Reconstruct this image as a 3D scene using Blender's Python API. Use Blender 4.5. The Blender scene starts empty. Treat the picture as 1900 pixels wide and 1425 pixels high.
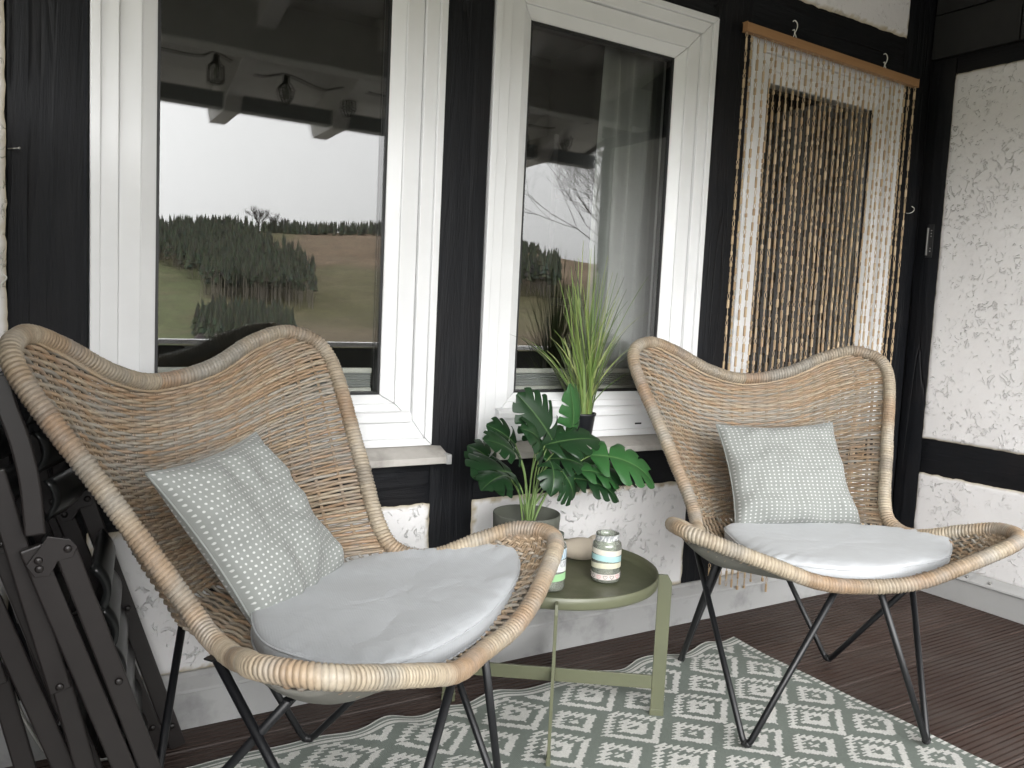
import bpy, math, random
import numpy as np
from mathutils import Vector, Matrix
random.seed(7); rng = np.random.default_rng(11)
PI = math.pi
S = bpy.context.scene
COL = S.collection

# ------------------------------------------------------------------ camera
cam_d = bpy.data.cameras.new('camera'); cam = bpy.data.objects.new('camera', cam_d); COL.objects.link(cam)
cam_d.sensor_width = 36.0; cam_d.lens = 1555.44 / 1900 * 36; cam_d.clip_start = .02; cam_d.clip_end = 6000
YAW, PITCH, ROLL = .557650, .0899350, -.0480270
CAMP = Vector((0, -1.835, .93))
fw = Vector((math.sin(YAW)*math.cos(PITCH), math.cos(YAW)*math.cos(PITCH), -math.sin(PITCH)))
rt = Vector((math.cos(YAW), -math.sin(YAW), 0)); dn = fw.cross(rt)
r2 = rt*math.cos(ROLL) + dn*math.sin(ROLL); d2 = -rt*math.sin(ROLL) + dn*math.cos(ROLL)
mw = Matrix((( r2.x, -d2.x, -fw.x, CAMP.x), (r2.y, -d2.y, -fw.y, CAMP.y), (r2.z, -d2.z, -fw.z, CAMP.z), (0,0,0,1)))
cam.matrix_world = mw
S.camera = cam

# ------------------------------------------------------------------ sky and sun (overcast day)
W = bpy.data.worlds.new('World'); S.world = W; W.use_nodes = True
wn = W.node_tree.nodes; wl = W.node_tree.links
bg = wn['Background']; bg.inputs[1].default_value = .15
sky = wn.new('ShaderNodeTexSky'); sky.sky_type = 'NISHITA'; sky.sun_disc = False
sky.sun_elevation = math.radians(15); sky.sun_rotation = math.radians(180+24)
sky.air_density = 1.0; sky.dust_density = 4.0; sky.ozone_density = 1.0
hs = wn.new('ShaderNodeHueSaturation'); hs.inputs['Saturation'].default_value = .0
gm = wn.new('ShaderNodeGamma'); gm.inputs[1].default_value = .35   # a cloud deck evens out the sky's brightness
ml = wn.new('ShaderNodeVectorMath'); ml.operation = 'SCALE'; ml.inputs['Scale'].default_value = 4.6
wl.new(sky.outputs[0], hs.inputs['Color']); wl.new(hs.outputs[0], gm.inputs[0]); wl.new(gm.outputs[0], ml.inputs[0])
wtc = wn.new('ShaderNodeTexCoord'); wsp = wn.new('ShaderNodeSeparateXYZ'); wl.new(wtc.outputs['Generated'], wsp.inputs[0])
wma = wn.new('ShaderNodeMath'); wma.operation = 'MULTIPLY_ADD'; wma.use_clamp = False; wma.inputs[1].default_value = 1.25; wma.inputs[2].default_value = .62
wl.new(wsp.outputs[2], wma.inputs[0])          # an overcast sky is brighter overhead than at the horizon
wv = wn.new('ShaderNodeVectorMath'); wv.operation = 'SCALE'; wl.new(ml.outputs[0], wv.inputs[0]); wl.new(wma.outputs[0], wv.inputs['Scale']); wl.new(wv.outputs[0], bg.inputs[0])
sd = bpy.data.lights.new('sun', 'SUN'); sd.energy = .5; sd.angle = math.radians(55); sd.color = (1, .99, .975)
sun = bpy.data.objects.new('sun', sd); COL.objects.link(sun)
sun.rotation_euler = (math.radians(75), 0, math.radians(-24))   # veiled sun low over the valley, beyond the railing

S.view_settings.view_transform = 'Standard'; S.view_settings.look = 'None'
S.view_settings.exposure = 2.15; S.view_settings.gamma = 1.0
S.render.engine = 'CYCLES'
cy = S.cycles; cy.use_denoising = True; cy.max_bounces = 10; cy.diffuse_bounces = 5; cy.glossy_bounces = 5
cy.transparent_max_bounces = 24; cy.sample_clamp_indirect = 8

# ------------------------------------------------------------------ mesh helpers
class MB:
    def __init__(s): s.v = []; s.f = []; s.c = []; s.n = 0; s.uv = None
    def add(s, v, f, col=(1,1,1)):
        v = np.asarray(v, float).reshape(-1, 3)
        f = np.asarray(f, int) if not isinstance(f, list) else f
        s.v.append(v)
        if isinstance(f, np.ndarray): s.f.extend((f + s.n).tolist())
        else: s.f.extend([[i + s.n for i in q] for q in f])
        c = np.asarray(col, float)
        if c.ndim == 1: c = np.tile(c, (len(v), 1))
        s.c.append(c); s.n += len(v)
    def build(s, name, mat, parent=None, smooth=True, bevel=0):
        me = bpy.data.meshes.new(name)
        V = np.concatenate(s.v)
        me.from_pydata(V.tolist(), [], s.f)
        Cc = np.concatenate(s.c)
        a = me.color_attributes.new('Col', 'FLOAT_COLOR', 'POINT')
        a.data.foreach_set('color', np.hstack([Cc, np.ones((len(Cc), 1))]).astype(np.float32).ravel())
        if s.uv is not None:
            uvl = me.uv_layers.new(name='UVMap'); li = np.empty(len(me.loops), int)
            me.loops.foreach_get('vertex_index', li)
            uvl.data.foreach_set('uv', np.asarray(s.uv, float)[li].astype(np.float32).ravel())
        if smooth: me.polygons.foreach_set('use_smooth', [True]*len(me.polygons))
        me.materials.append(mat); me.update()
        o = bpy.data.objects.new(name, me); COL.objects.link(o)
        if parent: o.parent = parent
        if bevel:
            b = o.modifiers.new('bevel', 'BEVEL'); b.width = bevel; b.segments = 2; b.limit_method = 'ANGLE'
            b.angle_limit = math.radians(40); b.harden_normals = False
            me.polygons.foreach_set('use_smooth', [False]*len(me.polygons))
        return o

def box(mb, x0, x1, y0, y1, z0, z1, col=(1,1,1)):
    v = [(x0,y0,z0),(x1,y0,z0),(x1,y1,z0),(x0,y1,z0),(x0,y0,z1),(x1,y0,z1),(x1,y1,z1),(x0,y1,z1)]
    mb.add(v, [[0,3,2,1],[4,5,6,7],[0,1,5,4],[1,2,6,5],[2,3,7,6],[3,0,4,7]], col)

def frames(P, up=None):
    P = np.asarray(P, float); T = np.gradient(P, axis=0); T /= np.linalg.norm(T, axis=1)[:, None] + 1e-12
    N = np.zeros_like(P)
    if up is not None:
        N = np.asarray(up, float) * np.ones_like(P); N = N - (N*T).sum(1)[:, None]*T
    else:
        a = np.array([0,0,1.]) if abs(T[0][2]) < .9 else np.array([1.,0,0])
        n = a - (a@T[0])*T[0]; n /= np.linalg.norm(n); N[0] = n
        for i in range(1, len(P)):
            n = N[i-1] - (N[i-1]@T[i])*T[i]; N[i] = n/(np.linalg.norm(n)+1e-12)
    N /= np.linalg.norm(N, axis=1)[:, None] + 1e-12
    return T, N, np.cross(T, N)

def tube(mb, P, r, n=8, col=(1,1,1), caps=True, closed=False, up=None):
    P = np.asarray(P, float); L = len(P)
    T, N, B = frames(P, up)
    r = np.asarray(r, float)*np.ones(L)
    a = np.linspace(0, 2*PI, n, endpoint=False)
    ring = (N[:, None]*np.cos(a)[None, :, None] + B[:, None]*np.sin(a)[None, :, None])*r[:, None, None] + P[:, None]
    V = ring.reshape(-1, 3)
    m = L if closed else L-1
    i = np.arange(m)[:, None]; j = np.arange(n)[None]; i2 = (i+1) % L; j2 = (j+1) % n
    F = np.stack([i*n+j, i*n+j2, i2*n+j2, i2*n+j], -1).reshape(-1, 4)
    c = np.asarray(col, float)
    if c.ndim == 2: c = np.repeat(c, n, 0)
    F = F.tolist()
    if caps and not closed: F += [list(range(n))[::-1], list(range((L-1)*n, L*n))]
    mb.add(V, F, c)

def lathe(mb, prof, cx=0, cy=0, n=40, col=(1,1,1), cap0=False, cap1=False):
    prof = np.asarray(prof, float); a = np.linspace(0, 2*PI, n, endpoint=False)
    V = np.stack([cx + prof[:, 0, None]*np.cos(a), cy + prof[:, 0, None]*np.sin(a), prof[:, 1, None]*np.ones(n)], -1).reshape(-1, 3)
    m = len(prof)-1; i = np.arange(m)[:, None]; j = np.arange(n)[None]; j2 = (j+1) % n
    F = np.stack([i*n+j, i*n+j2, (i+1)*n+j2, (i+1)*n+j], -1).reshape(-1, 4).tolist()
    if cap0: F.append(list(range(n))[::-1])
    if cap1: F.append(list(range(m*n, (m+1)*n)))
    mb.add(V, F, col)

def grid_faces(nr, nc, off=0):
    i = np.arange(nr-1)[:, None]; j = np.arange(nc-1)[None]
    return np.stack([i*nc+j, i*nc+j+1, (i+1)*nc+j+1, (i+1)*nc+j], -1).reshape(-1, 4) + off

def prism(mb, poly, axis, a0, a1, col=(1,1,1)):
    """extrude a 2D polygon along axis ('x','y','z') from a0 to a1"""
    n = len(poly); v = []
    for a in (a0, a1):
        for p in poly:
            v.append({'x': (a, p[0], p[1]), 'y': (p[0], a, p[1]), 'z': (p[0], p[1], a)}[axis])
    f = [list(range(n)), list(range(n, 2*n))[::-1]] + [[i, (i+1) % n + 0, (i+1) % n + n, i+n][::-1] for i in range(n)]
    mb.add(v, f, col)

def catmull(P, k=10, closed=False):
    P = np.asarray(P, float); n = len(P); out = []
    rngi = range(n) if closed else range(n-1)
    for i in rngi:
        b = P[i]; c = P[(i+1) % n]
        a = P[i-1] if (closed or i > 0) else 2*b-c
        d = P[(i+2) % n] if (closed or i+2 < n) else 2*c-b
        for t in np.linspace(0, 1, k, endpoint=False):
            out.append(.5*((2*b)+(c-a)*t+(2*a-5*b+4*c-d)*t*t+(3*b-a-3*c+d)*t**3))
    if not closed: out.append(P[-1])
    return np.array(out)

def arclen(P): return np.concatenate([[0], np.cumsum(np.linalg.norm(np.diff(P, axis=0), axis=1))])
def sample(P, t):
    s = arclen(P); s = s/s[-1]; t = np.asarray(t)
    return np.stack([np.interp(t, s, P[:, k]) for k in range(P.shape[1])], -1)

def empty(name, loc, label, cat, group=None, rz=0):
    o = bpy.data.objects.new(name, None); COL.objects.link(o); o.empty_display_size = .1
    o.location = loc; o.rotation_euler = (0, 0, rz); o['label'] = label; o['category'] = cat
    if group: o['group'] = group
    return o
def tag(o, label, cat, group=None):
    o['label'] = label; o['category'] = cat
    if group: o['group'] = group
    return o
def struct(o): o['kind'] = 'structure'; return o

# smooth value noise (for geometry)
def vnoise(x, y, seed=0):
    x = np.asarray(x, float); y = np.asarray(y, float)
    def h(i, j): 
        n = (i*374761393 + j*668265263 + seed*974711) & 0xffffffff
        n = ((n ^ (n >> 13))*1274126177) & 0xffffffff
        return ((n ^ (n >> 16)) & 0xffff)/65535.0
    xi = np.floor(x).astype(np.int64); yi = np.floor(y).astype(np.int64); fx = x-xi; fy = y-yi
    fx = fx*fx*(3-2*fx); fy = fy*fy*(3-2*fy)
    return (h(xi, yi)*(1-fx)+h(xi+1, yi)*fx)*(1-fy) + (h(xi, yi+1)*(1-fx)+h(xi+1, yi+1)*fx)*fy
def fbm(x, y, o=4, seed=0):
    s = 0; a = .5
    for k in range(o): s = s + a*vnoise(x*2**k, y*2**k, seed+k); a *= .5
    return s

# ------------------------------------------------------------------ materials
class NT:
    def __init__(s, name):
        s.m = bpy.data.materials.new(name); s.m.use_nodes = True; s.t = s.m.node_tree; s.n = s.t.nodes; s.l = s.t.links
        s.b = s.n['Principled BSDF']; s.out = s.n['Material Output']
    def new(s, typ, **kw):
        n = s.n.new('ShaderNode'+typ)
        for k, v in kw.items(): setattr(n, k, v)
        return n
    def coord(s, scale=(1,1,1), kind='Object', rot=(0,0,0)):
        tc = s.new('TexCoord'); mp = s.new('Mapping'); mp.inputs['Scale'].default_value = scale; mp.inputs['Rotation'].default_value = rot
        s.l.new(tc.outputs[kind], mp.inputs[0]); return mp.outputs[0]
    def noise(s, scale, vec=None, detail=4, rough=.55, dist=0):
        n = s.new('TexNoise'); n.inputs['Scale'].default_value = scale; n.inputs['Detail'].default_value = detail
        n.inputs['Roughness'].default_value = rough; n.inputs['Distortion'].default_value = dist
        if vec is not None: s.l.new(vec, n.inputs['Vector'])
        return n.outputs['Fac']
    def ramp(s, fac, stops):
        r = s.new('ValToRGB'); e = r.color_ramp.elements
        while len(e) < len(stops): e.new(.5)
        for q, (p, c) in zip(e, stops):
            q.position = p; q.color = (*c, 1) if len(c) == 3 else c
        s.l.new(fac, r.inputs[0]); return r.outputs[0]
    def math(s, op, a, b=None, c=None, clamp=False):
        m = s.new('Math', operation=op, use_clamp=clamp)
        for i, q in enumerate((a, b, c)):
            if q is None: continue
            if isinstance(q, (int, float)): m.inputs[i].default_value = q
            else: s.l.new(q, m.inputs[i])
        return m.outputs[0]
    def mix(s, a, b, fac, mode='MIX'):
        m = s.new('Mix', data_type='RGBA', blend_type=mode)
        for i, q in ((0, fac), (6, a), (7, b)):
            if isinstance(q, (int, float)): m.inputs[i].default_value = q
            elif isinstance(q, tuple): m.inputs[i].default_value = (*q, 1)
            else: s.l.new(q, m.inputs[i])
        return m.outputs[2]
    def bump(s, h, strength=.5, dist=.002, prev=None):
        b = s.new('Bump'); b.inputs['Strength'].default_value = strength; b.inputs['Distance'].default_value = dist
        s.l.new(h, b.inputs['Height'])
        if prev is not None: s.l.new(prev, b.inputs['Normal'])
        return b.outputs[0]
    def set(s, color=None, rough=None, metal=None, normal=None, spec=None, **kw):
        for k, v in (('Base Color', color), ('Roughness', rough), ('Metallic', metal), ('Normal', normal), ('Specular IOR Level', spec)):
            if v is None: continue
            if isinstance(v, (int, float)): s.b.inputs[k].default_value = v
            elif isinstance(v, tuple): s.b.inputs[k].default_value = (*v, 1)
            else: s.l.new(v, s.b.inputs[k])
        return s.m
    def attr(s, name='Col'):
        a = s.new('Attribute', attribute_name=name); return a.outputs['Color']

def m_plain(name, color, rough=.5, metal=0, var=.06, nscale=40, bump=0, bscale=200, bdist=.0005):
    t = NT(name); v = t.coord()
    c = t.mix(color, tuple(max(0, q*(1-3*var)) for q in color), t.noise(nscale, v, 5))
    n = t.bump(t.noise(bscale, v, 3), bump, bdist) if bump else None
    return t.set(c, rough, metal, n)

def m_timber(name, axis='z'):
    t = NT(name)
    sc = {'z': (1,1,.07), 'x': (.07,1,1), 'y': (1,.07,1)}[axis]
    v = t.coord(sc); v0 = t.coord()
    grain = t.noise(190, v, 6, .65, .4); big = t.noise(16, v, 4, .6, 1.2); fine = t.noise(300, v0, 3, .6)
    vc = t.coord({'z': (1,1,.035), 'x': (.035,1,1), 'y': (1,.035,1)}[axis])
    nc = t.noise(13, vc, 2, .5, .25); crack = t.math('MULTIPLY', t.math('ABSOLUTE', t.math('SUBTRACT', nc, .5)), 60, clamp=True)
    seg_ = t.ramp(t.noise(3.2, v0, 2), [(.46,(0,0,0)), (.56,(1,1,1))]); crack = t.math('SUBTRACT', 1, t.math('MULTIPLY', t.math('SUBTRACT', 1, crack), seg_))
    kn = t.new('TexVoronoi', feature='F1'); kn.inputs['Scale'].default_value = 5.5; t.l.new(t.coord({'z': (1,1,.5), 'x': (.5,1,1), 'y': (1,.5,1)}[axis]), kn.inputs['Vector'])
    knot = t.ramp(kn.outputs['Distance'], [(.05,(0,0,0)), (.16,(1,1,1))])
    col = t.ramp(grain, [(.25, (.0022,.0026,.0038)), (.6, (.0050,.0058,.0078)), (.85, (.021,.023,.027))])
    col = t.mix(col, (.003,.003,.004), t.math('MULTIPLY', t.math('SUBTRACT', 1, crack), .8))
    col = t.mix(col, (.013,.0105,.0105), t.ramp(t.noise(4, v0, 3), [(.5,(0,0,0)), (.75,(.5,.5,.5))]))
    b = t.bump(big, .5, .012); b = t.bump(grain, .55, .0025, b); b = t.bump(fine, .3, .0008, b); b = t.bump(crack, .9, .004, b); b = t.bump(knot, .6, .008, b)
    return t.set(col, t.ramp(grain, [(.3,(.52,)*3), (.8,(.72,)*3)]), 0, b, .25)

def m_plaster(name, dirt=1.0):
    t = NT(name); v = t.coord()
    n1 = t.noise(26, v, 3, .5, 1.6); n2 = t.noise(9, v, 2, .5); n3 = t.noise(240, v, 4)
    worm = t.math('SUBTRACT', 1, t.math('MULTIPLY', t.math('ABSOLUTE', t.math('SUBTRACT', n1, .5)), 26), clamp=True)
    mask = t.ramp(n2, [(.44,(0,0,0)), (.60,(1,1,1))])
    brk = t.ramp(t.noise(34, v, 2, .5), [(.50,(0,0,0)), (.56,(1,1,1))]); h = t.math('MULTIPLY', t.math('MULTIPLY', worm, mask), brk)
    n4 = t.noise(60, v, 2, .5, .8); pits = t.ramp(n4, [(.66,(0,0,0)), (.72,(1,1,1))])
    h2 = t.math('ADD', h, t.math('MULTIPLY', pits, .7))
    base = t.mix((.80,.79,.785), (.72,.705,.70), t.noise(3, v, 5))
    gouge = t.math('MULTIPLY', t.math('MULTIPLY', t.ramp(t.noise(44, v, 2, .5, 1.5), [(.60,(0,0,0)), (.66,(1,1,1))]), mask), .07*dirt)
    base = t.mix(base, (.36,.35,.33), gouge)
    edge = t.attr('Col'); er = t.new('SeparateColor'); t.l.new(edge, er.inputs[0])
    base = t.mix((.47,.41,.30), base, er.outputs[0])
    b = t.bump(t.noise(12, v, 5), .35, .012); b = t.bump(h2, .85, .0055, b); b = t.bump(n3, .25, .0008, b)
    return t.set(base, .82, 0, b, .3)

def m_glass():
    t = NT('window_glass'); t.n.remove(t.b)
    f = t.new('Fresnel'); f.inputs['IOR'].default_value = 1.52
    fac = t.math('MULTIPLY', f.outputs[0], 2.1, clamp=True)
    g = t.new('BsdfGlossy'); g.inputs['Roughness'].default_value = 0.0; g.inputs['Color'].default_value = (1,1,1,1)
    tr = t.new('BsdfTransparent'); tr.inputs['Color'].default_value = (.92,.93,.92,1)
    v = t.coord((1,1,1)); wob = t.bump(t.noise(1.6, v, 1), .05, .01); t.l.new(wob, g.inputs['Normal'])
    mx = t.new('MixShader'); t.l.new(fac, mx.inputs[0]); t.l.new(tr.outputs[0], mx.inputs[1]); t.l.new(g.outputs[0], mx.inputs[2])
    t.l.new(mx.outputs[0], t.out.inputs['Surface']); return t.m

def m_jarglass():
    t = NT('jar_glass'); t.n.remove(t.b)
    f = t.new('Fresnel'); f.inputs['IOR'].default_value = 1.5
    g = t.new('BsdfGlossy'); g.inputs['Roughness'].default_value = .03
    tr = t.new('BsdfTransparent'); tr.inputs['Color'].default_value = (.86,.91,.86,1)
    lw = t.new('LayerWeight'); lw.inputs[0].default_value = .35
    fac = t.math('ADD', t.math('MULTIPLY', f.outputs[0], 1.6), t.math('MULTIPLY', lw.outputs['Facing'], .12), clamp=True)
    df = t.new('BsdfDiffuse'); df.inputs[0].default_value = (.55,.58,.50,1); m0 = t.new('MixShader'); m0.inputs[0].default_value = .32; t.l.new(tr.outputs[0], m0.inputs[1]); t.l.new(df.outputs[0], m0.inputs[2])
    mx = t.new('MixShader'); t.l.new(fac, mx.inputs[0]); t.l.new(m0.outputs[0], mx.inputs[1]); t.l.new(g.outputs[0], mx.inputs[2])
    t.l.new(mx.outputs[0], t.out.inputs['Surface']); return t.m

def m_rattan(name):
    t = NT(name); v = t.coord()
    c = t.attr()
    st = t.noise(900, v, 2); c2 = t.mix(c, (.16,.12,.085), t.math('MULTIPLY', t.ramp(t.noise(130, v, 4), [(.45,(0,0,0)), (.8,(1,1,1))]), .5))
    c3 = t.mix(c2, (.27,.275,.265), t.math('MULTIPLY', t.ramp(t.noise(17, v, 3), [(.45,(0,0,0)), (.7,(1,1,1))]), .40))
    return t.set(c3, t.ramp(st, [(.3,(.38,)*3), (.8,(.6,)*3)]), 0, t.bump(st, .25, .0004), .4)

def m_cloth(name, color, dots=False, wr=1.0):
    t = NT(name); v = t.coord(); uv = t.coord((1,1,1), 'UV')
    base = t.mix(color, tuple(q*.9 for q in color), t.noise(30, v, 4))
    sep = t.new('SeparateXYZ'); t.l.new(uv, sep.inputs[0])
    if dots:
        K = 27.0
        ux = t.math('SUBTRACT', t.math('FRACT', t.math('MULTIPLY', sep.outputs[0], K)), .5)
        uy = t.math('SUBTRACT', t.math('FRACT', t.math('MULTIPLY', sep.outputs[1], K*1.15)), .5)
        d = t.math('SQRT', t.math('ADD', t.math('MULTIPLY', ux, ux), t.math('MULTIPLY', uy, uy)))
        dv = t.math('ADD', d, t.math('MULTIPLY', t.math('SUBTRACT', t.noise(60, uv, 2), .5), .22))
        mk = t.math('SUBTRACT', 1, t.math('MULTIPLY', t.math('SUBTRACT', dv, .135), 11), clamp=True)
        base = t.mix(base, (.52,.53,.51), mk)
    wx = t.math('SINE', t.math('MULTIPLY', sep.outputs[0], 1100)); wy = t.math('SINE', t.math('MULTIPLY', sep.outputs[1], 1100))
    b = t.bump(t.noise(11, v, 3, .5, .8), .5*wr, .018)
    b = t.bump(t.noise(40, t.coord((1,.35,1)), 3, .5, 1.2), .3*wr, .004, b)
    b = t.bump(t.math('MULTIPLY', wx, wy), .25, .0004, b)
    m = t.set(base, .9, 0, b, .25)
    t.b.inputs['Sheen Weight'].default_value = .15
    return m

def m_leaf(name, c1, c2, rough=.38):
    t = NT(name); v = t.coord(); uv = t.coord((1,1,1), 'UV')
    sep = t.new('SeparateXYZ'); t.l.new(uv, sep.inputs[0])
    vein = t.math('SUBTRACT', 1, t.math('MULTIPLY', t.math('ABSOLUTE', t.math('SUBTRACT', sep.outputs[1], .5)), 34), clamp=True)
    base = t.mix(c1, c2, t.noise(14, v, 4)); base = t.mix(base, (.16,.28,.10), t.math('MULTIPLY', vein, .45))
    att = t.attr(); base = t.mix(base, att, 1.0, 'MULTIPLY')
    m = t.set(base, rough, 0, t.bump(t.noise(60, v, 3), .25, .002), .4)
    tl = t.new('BsdfTranslucent'); t.l.new(base, tl.inputs[0]); mx = t.new('MixShader'); mx.inputs[0].default_value = .22
    t.l.new(t.b.outputs[0], mx.inputs[1]); t.l.new(tl.outputs[0], mx.inputs[2]); t.l.new(mx.outputs[0], t.out.inputs['Surface'])
    return m

def m_deck():
    t = NT('deck_wood'); v = t.coord((.05,1,1)); v0 = t.coord()
    g = t.noise(160, v, 6, .65); n = t.noise(5, v0, 4)
    att = t.attr()
    c = t.ramp(g, [(.3,(.026,.0145,.0115)), (.7,(.066,.040,.031))])
    c = t.mix(c, (.085,.068,.060), t.math('MULTIPLY', t.ramp(n, [(.42,(0,0,0)), (.72,(1,1,1))]), .45))
    c = t.mix(c, att, 1.0, 'MULTIPLY')
    d = t.ramp(t.noise(90, v0, 6, .7), [(.72,(0,0,0)), (.76,(.5,.5,.5))]); c = t.mix(c, (.16,.13,.11), d)
    return t.set(c, t.ramp(g, [(.3,(.42,)*3), (.7,(.65,)*3)]), 0, t.bump(g, .5, .0012), .4)

def m_rug():
    t = NT('rug_weave'); v = t.coord(); c = t.attr()
    sx = t.new('SeparateXYZ'); t.l.new(v, sx.inputs[0])
    w = t.math('MULTIPLY', t.math('SINE', t.math('MULTIPLY', t.math('ADD', sx.outputs[0], t.math('MULTIPLY', sx.outputs[1], .55)), 1500)), t.math('SINE', t.math('MULTIPLY', sx.outputs[1], 900)))
    c2 = t.mix(c, (.10,.12,.10), t.math('MULTIPLY', t.ramp(t.noise(500, v, 2), [(.45,(0,0,0)), (.75,(1,1,1))]), .35))
    return t.set(c2, .55, 0, t.bump(w, .5, .0008), .4)

def m_pvc():
    t = NT('white_upvc'); v = t.coord()
    c = t.mix((.76,.765,.77), (.70,.705,.705), t.ramp(t.noise(5, v, 5), [(.4,(0,0,0)), (.75,(1,1,1))]))
    c = t.mix(c, (.42,.40,.35), t.ramp(t.noise(80, v, 5, .7), [(.73,(0,0,0)), (.80,(.5,.5,.5))]))
    return t.set(c, .32, 0, t.bump(t.noise(300, v, 2), .06, .0004), .45)

def m_stone(name, c1, c2, sc=60):
    t = NT(name); v = t.coord()
    c = t.mix(c1, c2, t.noise(sc, v, 6, .65)); c = t.mix(c, tuple(q*.55 for q in c1), t.ramp(t.noise(9, v, 5, .6), [(.52,(0,0,0)), (.75,(.8,.8,.8))]))
    return t.set(c, .8, 0, t.bump(t.noise(sc*3, v, 4), .4, .001), .3)

def m_wood(name, c1, c2, axis='x'):
    t = NT(name); v = t.coord({'x': (.06,1,1), 'z': (1,1,.06)}[axis])
    g = t.noise(120, v, 5, .6, .5)
    return t.set(t.mix(c1, c2, g), .5, 0, t.bump(g, .2, .0006), .4)

M = {}
M['tz'] = m_timber('black_timber_upright', 'z'); M['tx'] = m_timber('black_timber_level', 'x'); M['ty'] = m_timber('black_timber_side', 'y')
M['plaster'] = m_plaster('white_plaster'); M['pvc'] = m_pvc(); M['glass'] = m_glass()
M['gasket'] = m_plain('black_gasket', (.012,.012,.013), .5)
M['rattan'] = m_rattan('rattan_strands'); M['metal'] = m_plain('black_powder_coat', (.007,.0075,.009), .40, .0, .1, 60, .12, 500, .0004)
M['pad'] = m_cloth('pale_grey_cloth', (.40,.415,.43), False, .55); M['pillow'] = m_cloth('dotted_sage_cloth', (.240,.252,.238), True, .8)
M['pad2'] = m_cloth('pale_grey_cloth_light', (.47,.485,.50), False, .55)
M['lining'] = m_plain('grey_felt_lining', (.20,.195,.17), .9, 0, .1, 30, .3, 700)
t = NT('olive_metal'); _v = t.coord(); _c = t.mix((.122,.128,.076), (.100,.106,.064), t.noise(18, _v, 5))
_c = t.mix(_c, (.26,.26,.21), t.ramp(t.noise(130, _v, 5, .75), [(.72,(0,0,0)), (.78,(.6,.6,.6))]))
t.set(_c, t.ramp(t.noise(9, _v, 5, .6), [(.35,(.30,)*3), (.7,(.52,)*3)]), 0, t.bump(t.noise(700, _v, 2), .12, .0003)); M['olive'] = t.m
M['deck'] = m_deck(); M['rug'] = m_rug()
M['sill'] = m_stone('weathered_sill', (.40,.375,.34), (.50,.48,.45), 45)
M['fascia'] = m_stone('grey_white_flashing', (.36,.36,.355), (.43,.43,.425), 8)
M['white_paint'] = m_plain('white_painted_board', (.76,.75,.72), .6, 0, .1, 12, .2, 90, .001)
M['greybeam'] = m_plain('grey_painted_beam', (.50,.50,.47), .6, 0, .1, 12, .2, 90, .001)
M['dark_board'] = m_plain('charcoal_board', (.016,.016,.016), .62, 0, .15, 20, .3, 120, .001)
M['dark_gutter'] = m_plain('dark_gutter', (.26,.28,.28), .5, 0, .1, 20)
M['wire'] = m_plain('white_coated_wire', (.72,.71,.66), .35)
M['steel'] = m_plain('galvanised_screw', (.45,.44,.42), .35, .9)
M['brownmetal'] = m_plain('taupe_coated_metal', (.027,.0225,.0215), .40, .0, .14, 25, .15, 200, .0005)
M['darkslat'] = m_plain('dark_resin_slat', (.012,.013,.013), .30, 0, .1, 25)
M['bar_wood'] = m_wood('honey_wood', (.40,.225,.105), (.25,.13,.055), 'x')
t = NT('bamboo_bead'); t.set(t.mix(t.attr(), (.33,.20,.10), t.math('MULTIPLY', t.noise(200, t.coord(), 3), .45)), .5, 0, t.bump(t.noise(500, t.coord(), 2), .2, .0004)); M['bead'] = t.m
M['wirethread'] = m_plain('bead_wire', (.46,.36,.24), .5)
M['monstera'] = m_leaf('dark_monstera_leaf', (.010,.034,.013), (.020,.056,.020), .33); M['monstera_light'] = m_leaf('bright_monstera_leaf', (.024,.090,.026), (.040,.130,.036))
t = NT('green_stalk'); t.set(t.mix(t.attr(), (.10,.16,.05), t.noise(30, t.coord(), 3)), .45); M['stalk'] = t.m
t = NT('grass_blade'); _c = t.mix(t.attr(), (.10,.17,.03), t.math('MULTIPLY', t.noise(25, t.coord(), 3), .4)); t.set(_c, .5); M['blade'] = t.m
M['potgrey'] = m_plain('grey_green_pot', (.105,.110,.090), .55, 0, .06, 30, .1, 300); M['potblack'] = m_plain('black_plastic_pot', (.012,.013,.017), .4)
M['soil'] = m_stone('potting_soil', (.03,.02,.014), (.06,.045,.03), 150)
M['jar'] = m_jarglass(); t = NT('paper_tape'); t.set(t.mix(t.attr(), (.5,.5,.46), t.math('MULTIPLY', t.noise(150, t.coord(), 3), .25)), .7); M['tape'] = t.m
M['wax'] = m_plain('burgundy_wax', (.16,.012,.025), .35); M['pebble'] = m_stone('pale_stone', (.50,.43,.34), (.58,.51,.42), 25)
M['curtain'] = m_cloth('sheer_curtain', (.40,.41,.40), False, .5)
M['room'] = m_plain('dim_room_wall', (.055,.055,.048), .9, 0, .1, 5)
M['blind'] = m_plain('pale_blind', (.52,.53,.52), .7, 0, .05, 80, .2, 300); M['picture'] = m_plain('dark_picture', (.01,.009,.008), .5)
M['railtop'] = m_plain('white_rail', (.88,.88,.88), .35, 0, .01)
M['lampwire'] = m_plain('black_lamp_wire', (.012,.012,.012), .5)

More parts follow.
